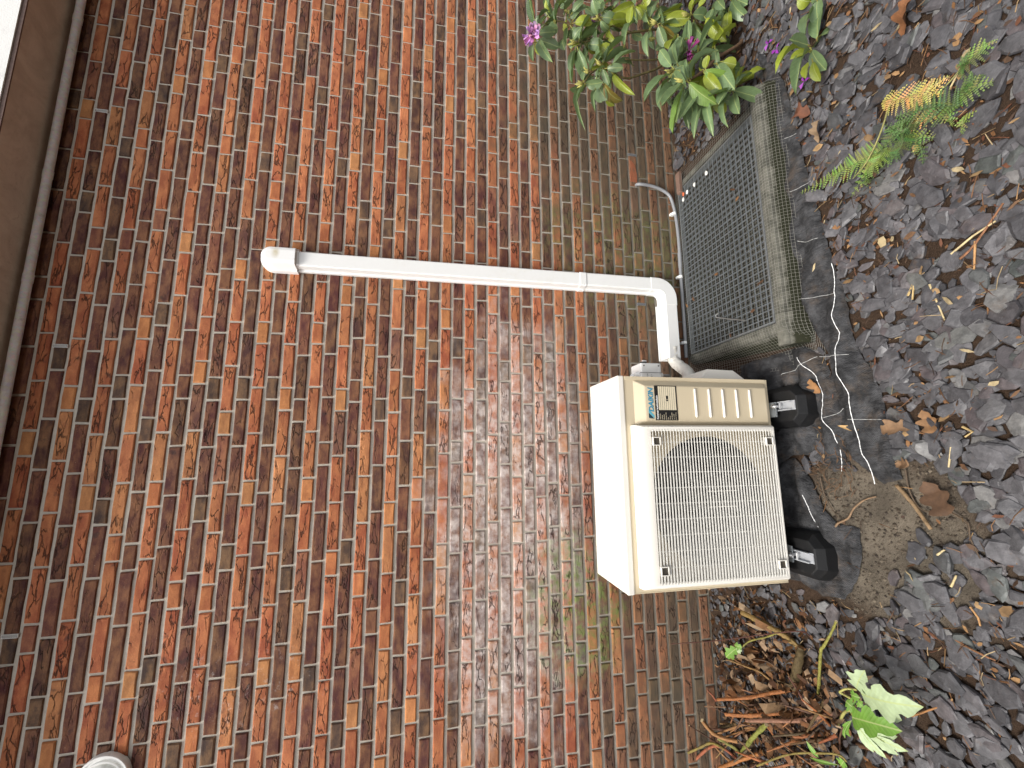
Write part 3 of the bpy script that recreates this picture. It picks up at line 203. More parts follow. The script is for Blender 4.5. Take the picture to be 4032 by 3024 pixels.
T['STEMS'] = ((0.2,0.17,'y',((-12.89,-8.31,-0.79),(-12.37,-7.69,-0.32),(-12.16,-7.23,-0.06),(-11.87,-5.93,0.4),(-11.73,-4.83,0.73))),(0.26,0.24,'b',((-15.42,-7.74,-0.42),(-14.32,-8.28,-0.14),(-13.32,-8.68,-0.14),(-12.72,-8.65,-0.43))),(0.09,0.06,'y',((-15.23,-9.1,-0.89),(-13.43,-10.18,-0.1),(-11.67,-11.01,0.4),(-11.46,-11.26,0.5),(-10.29,-12.15,0.7),(-9.45,-12.75,0.9))),(0.09,0.05,'o',((-16.03,-6.69,-0.6),(-15.72,-5.89,-0.1),(-15.43,-5.48,0.25),(-15.33,-5.14,0.69),(-15.11,-4.41,1.58),(-15.15,-4.1,1.82))),(0.12,0.1,'o',((-15.52,-7.74,-0.72),(-16.38,-6.37,0.24),(-17.21,-5.13,1.09),(-18.23,-3.15,2.14))),(0.13,0.12,'o',((-16.97,-7.71,-0.72),(-17.64,-6.37,0.04),(-18.45,-4.97,0.92),(-19.14,-3.35,1.71))),(0.12,0.12,'w',((-15.52,-10.45,-1.0),(-16.11,-9.59,-0.45),(-16.97,-8.36,0.1),(-18.37,-5.48,1.65))),(0.13,0.14,'w',((-21.19,-3.12,0.74),(-21.25,-2.49,1.42),(-21.02,-2.09,2.07),(-20.18,-1.98,2.78))),(0.11,0.13,'y',((-22.41,-2.64,0.2),(-21.97,-2.6,0.6),(-21.77,-2.2,1.05),(-21.59,-1.9,1.49))),(0.14,0.14,'y',((-22.56,-2.41,0.13),(-21.32,-3.49,0.3),(-19.87,-4.76,0.54),(-18.42,-6.06,0.58))),(0.06,0.05,'y',((-21.94,-4.5,0.37),(-19.14,-7.83,0.57),(-17.56,-10.32,0.4),(-17.15,-11.2,0.2),(-17.37,-11.4,0.0))),(0.14,0.13,'o',((-21.14,-4.55,-0.23),(-22.44,-3.06,0.55),(-23.71,-1.76,1.51))),(0.09,0.09,'y',((-22.95,-1.83,0.2),(-22.08,-1.61,1.72),(-22.66,-0.96,2.4),(-23.5,-0.11,3.0))),(0.1,0.1,'o',((-22.99,-2.15,0.16),(-22.43,-1.34,1.46),(-24.72,0.5,2.4))),(0.05,0.04,'b',((-22.75,-1.19,0.58),(-21.8,-1.3,1.96),(-20.93,-1.17,3.38))),(0.04,0.03,'r',((-11.92,-9.12,-0.89),(-11.62,-8.75,-0.45),(-12.28,-7.21,0.84),(-13.43,-4.9,2.72),(-14.07,-3.36,4.51),(-14.43,-2.47,5.22))),(0.06,0.05,'y',((-12.07,-7.5,-0.09),(-12.71,-6.67,0.41),(-13.31,-5.69,0.93),(-13.87,-5.26,1.28))),(0.05,0.04,'b',((-15.12,-7.35,-0.68),(-14.69,-6.72,-0.2),(-14.48,-6.15,0.17),(-14.63,-5.41,0.56))),(0.04,0.03,'b',((-19.26,-5.51,-0.35),(-19.62,-3.73,0.87),(-19.21,-3.07,1.65),(-18.99,-2.62,2.2))),(0.06,0.05,'w',((-18.51,-7.21,-0.56),(-18.21,-6.95,-0.23),(-17.95,-6.5,0.03))),(0.07,0.06,'o',((-15.93,-9.68,-0.96),(-18.49,-7.7,-0.52),(-19.35,-6.79,-0.41))),(0.05,0.05,'b',((-17.92,-10.1,-1.0),(-16.83,-10.45,-0.7),(-15.56,-11.16,-0.5))),(0.1,0.09,'b',((-14.19,-9.84,-0.98),(-15.04,-9.39,-0.83),(-15.8,-8.78,-0.75))),(0.13,0.12,'b',((-16.71,-11.32,-1.0),(-16.19,-12.51,-0.8),(-16.13,-13.32,-0.9))),(0.1,0.1,'o',((-17.3,-9.24,-0.81),(-17.7,-8.66,-0.34),(-18.29,-7.7,-0.02))),(0.08,0.07,'o',((-19.99,-7.42,-0.58),(-20.36,-6.94,-0.13),(-21.45,-5.57,0.34))),(0.05,0.04,'w',((-13.48,-14.52,-1.0),(-12.84,-15.3,-0.9),(-12.28,-15.96,-0.9))),(0.08,0.07,'o',((-21.42,-1.69,1.32),(-19.87,-3.58,0.68),(-19.47,-4.22,0.41))),(0.07,0.04,'o',((-19.76,-5.6,-0.47),(-18.66,-5.58,0.23),(-17.73,-5.29,0.72))),(0.12,0.04,'b',((-16.35,-9.24,-0.94),(-16.3,-8.56,-0.12),(-16.39,-7.64,0.48))),(0.07,0.04,'w',((-24.25,0.24,0.09),(-24.9,0.73,0.38),(-25.65,1.36,0.57))),(0.09,0.04,'b',((-18.54,-9.6,-0.56),(-18.77,-9.25,-0.2),(-19.02,-8.88,0.06))),(0.05,0.04,'w',((-21.8,-4.71,0.04),(-21.06,-4.49,0.69),(-20.58,-3.83,1.19))),(0.13,0.04,'w',((-20.64,-2.2,0.01),(-20.89,-1.65,0.37),(-21.18,-1.04,0.64))),(0.04,0.04,'w',((-22.28,-1.55,0.3),(-22.96,-1.18,0.69),(-23.75,-0.67,0.94))),(0.07,0.04,'b',((-24.43,2.0,0.16),(-24.99,3.23,0.57),(-25.6,4.53,0.85))),(0.09,0.04,'b',((-20.89,-2.3,0.33),(-21.48,-1.14,1.03),(-22.22,0.21,1.42))),(0.08,0.04,'w',((-19.07,-9.02,-0.91),(-18.77,-8.59,-0.27),(-18.52,-8.11,0.18))),(0.13,0.04,'b',((-21.02,-3.81,0.13),(-21.2,-3.3,0.55),(-21.51,-2.57,0.88))),(0.05,0.04,'b',((-16.89,-9.21,-0.79),(-17.34,-8.95,-0.43),(-17.82,-8.68,-0.18))),(0.05,0.04,'b',((-15.66,-10.5,-0.72),(-14.36,-10.88,0.0),(-13.25,-10.95,0.49))),(0.07,0.04,'o',((-18.95,-4.2,-0.01),(-19.7,-3.71,0.56),(-20.75,-2.76,1.02))),(0.06,0.04,'o',((-19.6,-4.0,-0.22),(-20.72,-3.11,0.57),(-22.02,-1.98,1.15))),(0.09,0.04,'b',((-24.56,1.28,0.24),(-26.12,2.88,0.96),(-28.29,5.31,1.43))),(0.07,0.04,'o',((-25.09,0.19,0.22),(-26.3,1.38,0.75),(-27.72,2.82,1.11))),(0.06,0.04,'o',((-18.61,-4.61,-0.17),(-18.26,-4.01,0.55),(-18.15,-2.94,1.11))),(0.07,0.04,'b',((-18.24,-3.5,-0.19),(-18.47,-4.02,0.03),(-18.84,-4.27,0.19))),(0.06,0.04,'w',((-19.72,-1.64,0.41),(-19.99,-0.96,0.94),(-20.71,0.5,1.23))),(0.1,0.04,'w',((-24.87,1.6,0.28),(-26.25,3.36,0.91),(-27.94,5.52,1.34))),(0.07,0.04,'b',((-18.23,-2.83,0.13),(-18.48,-2.47,0.42),(-18.86,-1.86,0.67))),(0.13,0.04,'b',((-15.19,-9.77,-0.71),(-16.08,-9.57,-0.05),(-17.05,-9.27,0.4))),(0.12,0.04,'b',((-17.57,-9.25,-0.9),(-17.95,-8.75,-0.23),(-18.63,-7.77,0.3))),(0.08,0.04,'w',((-19.69,-4.21,-0.21),(-19.93,-3.84,0.09),(-20.26,-3.31,0.33))),(0.09,0.04,'w',((-17.2,-7.18,-0.66),(-17.59,-6.89,-0.34),(-18.02,-6.55,-0.11))),(0.09,0.04,'b',((-16.51,-7.15,-0.68),(-17.12,-6.36,0.11),(-18.02,-5.1,0.73))),(0.11,0.04,'w',((-16.84,-6.6,-0.4),(-16.85,-5.67,0.45),(-16.96,-4.55,1.08))),(0.1,0.04,'w',((-17.68,-9.76,-0.89),(-17.94,-9.98,-0.65),(-18.31,-10.0,-0.47))),(0.06,0.04,'b',((-17.03,-8.47,-0.52),(-17.13,-8.19,-0.18),(-17.36,-7.7,0.09))),(0.06,0.04,'b',((-17.88,-3.26,0.22),(-18.87,-3.01,0.79),(-19.99,-2.54,1.21))),(0.07,0.04,'w',((-17.23,-5.71,-0.31),(-17.65,-5.5,0.03),(-18.25,-4.97,0.3))),(0.11,0.04,'b',((-21.1,1.54,0.06),(-21.0,2.21,0.37),(-20.83,2.74,0.58))),(0.11,0.04,'b',((-21.12,-3.68,-0.06),(-22.07,-3.2,0.58),(-23.35,-2.26,1.09))),(0.11,0.04,'o',((-21.41,-5.17,-0.03),(-21.46,-4.35,0.68),(-21.59,-3.42,1.21))),(0.1,0.04,'b',((-17.6,-8.61,-0.73),(-17.99,-7.95,0.07),(-18.73,-6.72,0.71))),(0.05,0.04,'o',((-19.57,-3.8,0.09),(-19.21,-3.74,0.37),(-19.06,-3.32,0.61))),(0.09,0.04,'o',((-16.57,-9.73,-0.84),(-15.83,-9.63,-0.16),(-15.33,-9.08,0.36))),(0.12,0.04,'w',((-23.57,-1.41,0.33),(-23.19,-1.08,0.75),(-22.92,-0.61,1.01))),(0.04,0.04,'b',((-16.22,-9.48,-0.71),(-16.59,-9.3,-0.39),(-17.07,-8.97,-0.14))),(0.09,0.04,'b',((-19.94,0.82,0.08),(-20.99,2.19,0.58),(-22.11,3.62,0.91))),(0.04,0.04,'b',((-15.4,-8.79,-0.87),(-15.14,-8.28,-0.11),(-15.1,-7.32,0.47))),(0.1,0.04,'o',((-19.84,-0.55,0.45),(-19.46,-0.46,0.7),(-19.24,-0.07,0.86))),(0.08,0.04,'b',((-17.91,-4.37,-0.04),(-19.06,-3.95,0.65),(-20.28,-3.46,1.13))),(0.12,0.04,'o',((-16.73,-10.33,-0.63),(-17.06,-10.07,-0.29),(-17.51,-9.62,-0.02))),(0.09,0.04,'o',((-19.87,-4.06,-0.2),(-20.7,-2.99,0.53),(-21.56,-1.94,1.05))),(0.06,0.04,'w',((-24.47,1.44,0.44),(-24.79,2.63,0.88),(-25.06,3.74,1.18))),(0.13,0.04,'b',((-22.89,-3.11,0.17),(-23.46,-2.31,0.69),(-24.07,-1.51,1.08))),(0.09,0.04,'b',((-17.85,-5.0,-0.13),(-17.98,-4.68,0.23),(-18.35,-3.91,0.54))),(0.05,0.04,'o',((-19.45,-8.56,-0.44),(-18.96,-8.12,0.33),(-18.56,-7.54,0.87))),(0.12,0.04,'b',((-16.58,-8.4,-0.75),(-15.38,-8.56,-0.05),(-14.39,-8.34,0.46))),(0.1,0.04,'o',((-19.15,-2.54,0.24),(-19.65,-2.69,0.55),(-20.3,-2.57,0.78))),(0.04,0.04,'b',((-17.19,-5.01,-0.18),(-17.49,-4.44,0.32),(-17.99,-3.53,0.72))),(0.05,0.04,'b',((-17.72,-6.65,-0.25),(-17.18,-6.46,0.28),(-16.84,-5.91,0.68))),(0.1,0.04,'b',((-19.48,-4.95,-0.29),(-18.76,-4.81,0.27),(-18.27,-4.24,0.71))),(0.12,0.04,'b',((-20.7,-2.07,0.29),(-21.28,-1.38,0.75),(-21.96,-0.55,1.04))),(0.05,0.04,'o',((-17.67,-8.7,-0.83),(-17.89,-8.24,-0.41),(-18.13,-7.79,-0.11))),(0.1,0.04,'b',((-22.15,-1.29,0.39),(-22.17,-0.86,0.73),(-22.45,0.02,0.94))),(0.08,0.04,'o',((-16.6,-8.28,-0.43),(-17.22,-7.81,0.07),(-17.86,-7.36,0.42))),(0.06,0.04,'o',((-15.97,-10.31,-0.82),(-15.86,-9.75,-0.12),(-15.88,-8.99,0.42))),(0.05,0.04,'b',((-21.9,-4.3,-0.12),(-22.46,-3.84,0.35),(-23.28,-2.99,0.73))),(0.1,0.04,'o',((-18.57,-7.61,-0.37),(-19.18,-7.01,0.27),(-19.98,-6.14,0.75))),(0.12,0.04,'b',((-17.24,-6.31,-0.4),(-17.8,-6.0,-0.02),(-18.39,-5.66,0.25))),(0.08,0.04,'b',((-21.81,-2.01,0.06),(-22.45,-1.18,0.69),(-23.55,0.37,1.06))))
T['HLEAVES'] = ((0,'p',(-12.42,-13.64,1.1),(-11.27,-14.3,1.3),1.0),(0,'p',(-12.61,-13.77,1.0),(-11.87,-16.47,0.9),1.5),(0,'b',(-13.98,-13.25,1.2),(-13.29,-15.52,1.1),1.25),(1,'p',(-14.38,-13.18,0.9),(-15.47,-14.19,0.5),1.0),(1,'p',(-14.42,-13.7,0.8),(-14.52,-15.2,0.4),1.2),(1,'b',(-14.21,-13.1,1.1),(-15.73,-12.1,0.8),0.5),(0,'p',(-12.94,-14.58,0.7),(-13.11,-15.25,0.5),0.7),(0,'b',(-12.89,-13.26,1.1),(-12.77,-13.79,1.2),0.6),(0,'b',(-13.5,-13.36,1.1),(-13.36,-12.96,1.2),0.8),(0,'b',(-13.18,-13.78,0.9),(-13.4,-13.99,0.9),0.5),(0,'b',(-14.11,-4.83,1.43),(-14.95,-4.18,1.91),0.8),(0,'b',(-13.81,-5.37,1.37),(-13.84,-4.88,1.63),0.5),(0,'p',(-13.94,-5.26,1.38),(-14.33,-5.02,1.51),0.4),(2,'b',(-18.08,-9.86,0.32),(-17.38,-9.53,0.76),0.5),(2,'b',(-17.77,-11.02,0.1),(-18.47,-9.2,0.5),0.35),(0,'b',(-17.35,-11.35,0.1),(-17.81,-11.08,0.1),0.6),(0,'b',(-13.04,-13.61,1.1),(-13.19,-13.83,1.1),0.5))
T['HSTEM'] = (((-16.28,-10.19,-1.0),(-14.7,-11.74,0.1),(-13.85,-12.86,0.8),(-13.23,-13.25,1.0),(-13.1,-12.85,1.1),(-13.06,-12.68,1.2),(-12.67,-13.12,1.2),(-12.48,-13.63,1.1)),((-13.85,-12.86,0.8),(-13.95,-13.23,1.1),(-14.28,-13.34,1.0)))
T['SOIL'] = ((3.57,-10.82),(-1.19,-12.11),(-0.95,-14.98),(-0.39,-16.45),(-0.74,-18.04),(-2.13,-18.42),(-3.25,-18.53),(-4.11,-18.12),(-5.65,-17.29),(-6.01,-16.83),(-5.87,-15.98),(-6.44,-15.18),(-7.47,-14.66),(-8.85,-13.94),(-9.3,-12.64),(-9.1,-11.61),(-9.72,-9.7),(-9.29,-8.57),(-9.63,-5.62),(3.54,-4.91))
T['FAB_A'] = ((31.31,-10.49),(26.09,-12.28),(22.92,-12.58),(20.15,-12.81),(13.67,-13.67),(11.3,-13.93),(9.48,-14.32),(6.26,-14.48),(4.11,-15.32),(2.36,-15.6),(-1.58,-15.91),(-1.85,-14.85),(-0.84,-13.81),(0.04,-13.1),(2.67,-12.84),(5.88,-12.8),(7.77,-12.0),(11.65,-11.18),(17.41,-11.15),(22.44,-10.96))
T['FAB_B'] = ((6.68,-5.78),(6.88,-8.5),(7.03,-10.93),(6.0,-12.29),(4.24,-12.9),(2.62,-13.24),(1.08,-13.33),(-1.02,-12.71),(-1.35,-12.09),(-0.35,-10.64),(-0.27,-9.17),(-1.34,-7.88),(-1.46,-4.31))
T['FAB_C'] = ((-0.98,-7.93),(-0.44,-9.33),(-2.07,-10.39),(-3.75,-11.06),(-4.4,-11.81),(-4.48,-13.13),(-5.89,-13.07),(-7.56,-12.53),(-8.8,-11.65),(-9.06,-10.11),(-8.63,-8.65),(-8.72,-5.73),(-4.37,-4.45))
T['STITCH_A'] = (((11.5,-13.96,-0.98),(10.39,-13.93,-0.98),(9.66,-13.98,-0.98),(9.08,-13.94,-0.98),(8.31,-13.85,-0.98),(7.54,-13.77,-0.98),(6.56,-13.77,-0.98),(5.58,-13.84,-0.98),(4.6,-13.95,-0.98),(3.65,-14.02,-0.98),(2.9,-14.1,-0.98),(1.9,-14.1,-0.98),(0.56,-14.07,-0.98),(0.02,-14.14,-0.98),(-0.5,-14.31,-0.98),(-1.18,-14.47,-0.98),(-1.88,-14.55,-0.98)),)
T['STITCH_B'] = (((6.2,-10.92,-0.98),(5.52,-11.36,-0.98),(4.8,-11.89,-0.98),(4.07,-12.0,-0.98),(2.96,-12.11,-0.98),(2.16,-12.21,-0.98),(1.37,-12.51,-0.98),(0.6,-12.58,-0.98),(0.32,-12.66,-0.98)),((0.04,-12.7,-0.98),(-0.61,-12.68,-0.98),(-1.26,-12.65,-0.98)))
T['STITCH_C'] = (((-2.85,-10.22,-0.98),(-3.34,-10.23,-0.98),(-3.82,-10.25,-0.98)),((-3.85,-10.25,-0.98),(-4.32,-10.31,-0.98),(-4.84,-10.55,-0.98)))
T['DASH_A'] = (((10.08,-11.48,-0.98),(9.83,-12.21,-0.98),(9.69,-13.19,-0.98),(9.5,-14.02,-0.98)),((5.91,-12.32,-0.98),(5.72,-13.25,-0.98),(5.58,-14.32,-0.98)),((1.79,-13.75,-0.98),(1.71,-14.64,-0.98),(1.64,-15.53,-0.98)),((21.89,-11.93,-0.98),(21.56,-12.82,-0.98)),((17.8,-11.79,-0.98),(17.63,-12.74,-0.98),(17.62,-13.34,-0.98)),((14.05,-11.93,-0.98),(13.68,-12.53,-0.98),(13.5,-13.37,-0.98)))
T['DASH_B'] = (((5.22,-9.63,-0.94),(5.65,-11.26,-0.98),(5.91,-12.32,-0.98)),((1.92,-12.18,-0.98),(2.2,-12.84,-0.98),(2.48,-13.37,-0.98)))
T['DEAD'] = ((22.41,-19.91,-0.85),(20.38,-14.78,-0.85),(22.55,-13.4,-0.85),(20.33,-14.42,-0.85),(4.09,-11.8,-0.85),(1.29,-13.66,-0.85),(1.07,-16.18,-0.85),(-2.33,-17.45,-0.85),(-0.78,-16.21,-0.85),(5.09,-16.71,-0.85),(6.24,-15.06,-0.85),(1.36,-17.68,-0.85),(4.98,-20.11,-0.85),(16.77,-16.23,-0.85),(13.09,-15.84,-0.85),(8.04,-19.82,-0.85),(19.69,-16.96,-0.85))
T['STICKS'] = (((-1.85,-15.65,-0.9),(-2.82,-16.34,-0.9),(-3.9,-16.91,-0.9)),((-7.11,-17.98,-0.9),(-7.47,-18.2,-0.9),(-7.82,-18.23,-0.9)),((7.94,-17.65,-0.9),(8.61,-18.05,-0.9),(7.67,-17.82,-0.9)),((8.85,-20.01,-0.9),(9.29,-20.64,-0.9),(10.59,-21.81,-0.9)),((9.25,-19.72,-0.9),(9.69,-20.61,-0.9),(9.95,-21.46,-0.9)),((-8.79,-17.1,-0.9),(-9.03,-17.96,-0.9),(-9.08,-18.56,-0.9)),((1.03,-18.92,-0.9),(0.78,-19.26,-0.9),(0.56,-18.95,-0.9)),((0.14,-19.53,-0.9),(-0.25,-19.38,-0.9)),((0.1,-18.34,-0.9),(-0.85,-18.1,-0.9)),((-5.08,-17.0,-0.9),(-4.76,-17.36,-0.9)),((-6.42,-17.36,-0.9),(-5.84,-17.65,-0.9)),((8.15,-18.66,-0.9),(6.18,-19.0,-0.9)),((9.41,-20.66,-0.9),(8.15,-20.43,-0.9)),((16.82,-19.28,-0.9),(16.92,-20.62,-0.9),(18.02,-21.49,-0.9)))
T['ROOTS'] = (((-4.63,-11.72,-0.98),(-4.38,-11.92,-0.98),(-3.98,-12.62,-0.98),(-3.42,-13.01,-0.98),(-2.85,-13.69,-0.98),(-2.56,-14.43,-0.98)),((-1.04,-16.14,-0.98),(-2.08,-16.16,-0.98),(-2.93,-16.5,-0.98),(-3.09,-17.14,-0.98)),((-1.7,-11.11,-0.98),(-2.94,-11.29,-0.98),(-4.07,-11.97,-0.98)),((-2.99,-17.87,-0.98),(-3.38,-18.4,-0.98),(-4.05,-18.39,-0.98),(-4.88,-18.63,-0.98)))
T['M'] = {'conduit': ((25.44,-0.35,4.48),(25.71,-0.35,3.98),(25.7,-0.35,2.88),(25.41,-0.35,1.79),(24.87,-0.35,0.99),(23.86,-0.35,0.65),(22.63,-0.35,0.47),(20.45,-0.35,0.37),(18.56,-0.35,0.39),(17.23,-0.35,0.43),(15.26,-0.35,0.45),(12.68,-0.35,0.47),(9.54,-0.35,0.53),(8.55,-0.35,0.55)),'clips': ((22.96,-0.35,0.65),(16.43,-0.35,0.49),(9.97,-0.35,0.59)),'hookA': ((11.23,-4.99,0.45),(11.17,-4.66,0.45),(10.98,-4.71,0.45),(10.29,-6.33,0.45),(9.72,-7.81,0.45)),'pebbles': ((23.93,-5.15,0.4),(24.0,-3.45,0.4),(23.99,-2.31,0.4),(24.19,-1.75,0.4),(23.62,-1.68,0.4),(10.25,-9.3,0.4),(9.39,-5.77,0.4)),'bits': ((20.44,-7.95,0.4),(19.41,-8.32,0.4),(11.93,-9.66,0.4),(10.17,-8.66,0.4),(9.01,-6.16,0.4),(13.61,-1.97,0.4),(13.36,-0.95,0.4),(14.55,-5.21,0.4))}
# ------------------------------------------------------------------ materials
def simple(name, c, rough=.6, spec=.5, metal=0, var=.15, scale=3., bump=0., bscale=30., dirt=None):
    g = NG(name, rough, spec, metal)
    n = g.noise(scale=scale, detail=5)
    c1 = tuple(x*(1-var) for x in c); c2 = tuple(min(1, x*(1+var)) for x in c)
    col = g.mix(n, c1, c2)
    if dirt:
        f = g.ramp(g.noise(scale=dirt[1], detail=6, rough=.65), .52, .75, 0, dirt[2]); col = g.mix(f, col, dirt[0])
    g.color(col)
    if bump: g.bump(g.noise(scale=bscale, detail=4), bump, .05)
    return g.m

def make_brick():
    g = NG('brick_clay', .92, .25)
    base = g.both('bcol', 'Vector'); seed = g.both('bseed', 'Fac')
    x, y, z = g.sep(g.pos)
    off = g.mt('MULTIPLY', seed, 37.)
    p = g.comb(g.mt('ADD', x, off), y, g.mt('ADD', z, off))
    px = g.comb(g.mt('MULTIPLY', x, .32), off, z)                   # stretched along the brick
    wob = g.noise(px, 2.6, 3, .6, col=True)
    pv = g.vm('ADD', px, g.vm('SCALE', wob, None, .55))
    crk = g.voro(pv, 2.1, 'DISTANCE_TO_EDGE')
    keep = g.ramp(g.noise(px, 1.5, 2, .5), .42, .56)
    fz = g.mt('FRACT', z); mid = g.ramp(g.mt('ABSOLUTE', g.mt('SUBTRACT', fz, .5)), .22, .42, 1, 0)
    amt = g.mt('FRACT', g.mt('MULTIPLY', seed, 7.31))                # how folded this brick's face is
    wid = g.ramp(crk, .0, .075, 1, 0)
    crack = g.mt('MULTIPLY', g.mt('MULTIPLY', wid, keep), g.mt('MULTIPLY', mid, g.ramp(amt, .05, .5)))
    fine = g.noise(p, 9, 5, .7); mott = g.noise(g.comb(g.mt('MULTIPLY', x, .5), off, z), 1.6, 4, .6)
    col = g.mix(g.ramp(mott, .3, .75), g.mix(.32, base, (.01, .008, .008), 'MIX'), g.mix(.22, base, (.62, .34, .13), 'MIX'))
    col = g.mix(g.ramp(fine, .35, .8, 0, .55), col, g.mix(1., col, (1.5, 1.35, 1.2), 'MULTIPLY'))
    col = g.mix(g.ramp(g.noise(p, 14, 2, .5), .70, .78, 0, .55), col, (.45, .36, .28))     # pale grit
    col = g.mix(g.ramp(g.noise(p, 1.3, 3, .5), .62, .74, 0, .55), col, (.035, .03, .03))   # kiln-dark patches
    # weather: pale salts in blotches above the unit, algae near the ground and in patches
    def blob(cx, cz, rx, rz, n0, amp):
        d = g.vm('LENGTH', g.comb(g.mt('MULTIPLY', g.mt('SUBTRACT', x, cx), 1/rx), 0, g.mt('MULTIPLY', g.mt('SUBTRACT', z, cz), 1/rz)))
        return g.ramp(g.mt('ADD', d, g.mt('MULTIPLY', g.mt('SUBTRACT', n0, .5), amp)), .45, 1.05, 1, 0)
    nb = g.noise(scale=.35, detail=5, rough=.6); nf = g.noise(scale=1.6, detail=5, rough=.7)
    salt = g.mt('MULTIPLY', g.mt('MAXIMUM', blob(-5, 16.5, 19, 8, nb, 1.4), blob(-14, 18, 9, 5, nb, 1.)), g.ramp(nf, .24, .68))
    salt = g.mt('MULTIPLY', salt, g.ramp(g.noise(p, .9, 2), .3, .6, .25, 1))
    salt = g.mt('MAXIMUM', salt, g.mt('MULTIPLY', blob(-15.5, 36, 3.2, 7, nb, 1.), g.ramp(nf, .54, .70, 0, .5)))
    col = g.mix(g.mt('MULTIPLY', salt, .80), col, (.66, .595, .56))
    alg = g.mt('MULTIPLY', g.mt('MAXIMUM', blob(-12, 11.6, 7.0, 4.6, nb, 1.5), g.mt('MULTIPLY', blob(18, 6, 8, 9, nb, 2.), .40)), g.ramp(nf, .40, .66))
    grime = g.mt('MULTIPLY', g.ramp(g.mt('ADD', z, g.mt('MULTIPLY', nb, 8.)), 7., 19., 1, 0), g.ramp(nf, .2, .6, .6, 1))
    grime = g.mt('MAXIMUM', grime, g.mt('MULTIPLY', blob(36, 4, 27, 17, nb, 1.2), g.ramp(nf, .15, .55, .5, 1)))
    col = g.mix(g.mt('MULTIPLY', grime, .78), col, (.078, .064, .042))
    col = g.mix(g.mt('MULTIPLY', alg, .95), col, (.14, .19, .05))
    col = g.mix(g.mt('MULTIPLY', crack, .78), col, (.03, .017, .013))  # grime in the folds and their cavity shade, both put into the colour
    g.color(col)
    h = g.mt('SUBTRACT', g.mt('ADD', g.mt('MULTIPLY', fine, .22), g.mt('MULTIPLY', mott, .35)), g.mt('MULTIPLY', crack, 1.2))
    g.bump(h, .8, .16)
    return g.m
def make_mortar():
    g = NG('lime_mortar', .95, .2)
    x, y, z = g.sep(g.pos)
    n = g.noise(scale=4, detail=6, rough=.7); nb = g.noise(scale=.35, detail=5, rough=.6)
    col = g.mix(n, (.36, .325, .27), (.58, .53, .455))
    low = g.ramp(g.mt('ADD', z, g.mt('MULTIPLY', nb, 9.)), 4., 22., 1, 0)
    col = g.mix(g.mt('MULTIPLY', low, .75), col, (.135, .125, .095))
    g.color(col); g.bump(g.noise(scale=12, detail=5, rough=.7), .5, .08)
    return g.m
def make_slate():
    g = NG('slate_stone', .5, .5)
    seed = g.both('bseed', 'Fac'); n = g.noise(scale=2.2, detail=6, rough=.65)
    base = g.mix(g.mt('FRACT', g.mt('MULTIPLY', seed, 3.7)), (.049, .047, .051), (.130, .126, .133))
    base = g.mix(g.ramp(g.mt('FRACT', g.mt('MULTIPLY', seed, 11.3)), .74, .95, 0, .55), base, (.10, .072, .072))
    base = g.mix(g.ramp(g.mt('FRACT', g.mt('MULTIPLY', seed, 23.1)), .86, .99, 0, .6), base, (.075, .09, .078))
    base = g.mix(g.ramp(g.mt('FRACT', g.mt('MULTIPLY', seed, 31.7)), .90, .99, 0, .8), base, (.19, .185, .175))
    col = g.mix(g.ramp(n, .3, .75), g.mix(.6, base, (.010, .010, .012)), base)
    col = g.mix(g.ramp(g.noise(scale=5, detail=6, rough=.75), .62, .72, 0, .55), col, (.30, .29, .29))
    col = g.mix(g.ramp(g.noise(scale=.9, detail=5, rough=.7), .58, .72, 0, .4), col, (.085, .055, .035))
    g.color(col); g.rough(g.ramp(g.noise(scale=3, detail=3), .3, .7, .38, .75))
    g.bump(g.noise(scale=3.2, detail=7, rough=.65), .38, .12)
    return g.m
def make_soil():
    g = NG('garden_soil', .95, .2)
    x, y, z = g.sep(g.pos)
    n = g.noise(scale=.5, detail=7, rough=.65); f = g.noise(scale=4, detail=8, rough=.75)
    d = g.vm('LENGTH', g.comb(g.mt('MULTIPLY', g.mt('ADD', x, 4.8), 1/5.2), g.mt('MULTIPLY', g.mt('ADD', y, 14.4), 1/5.2), 0))
    pale = g.ramp(g.mt('ADD', d, g.mt('MULTIPLY', g.mt('SUBTRACT', n, .5), .9)), .65, 1.15, 1, 0)
    col = g.mix(pale, g.mix(f, (.018, .012, .008), (.075, .045, .028)), g.mix(g.ramp(n, .3, .7), (.080, .066, .050), (.165, .138, .105)))
    col = g.mix(g.ramp(f, .55, .75, 0, .7), col, (.035, .024, .016))
    g.color(col); g.bump(g.mt('ADD', f, g.mt('MULTIPLY', g.noise(scale=1.3, detail=4), 1.2)), .9, .25)
    return g.m
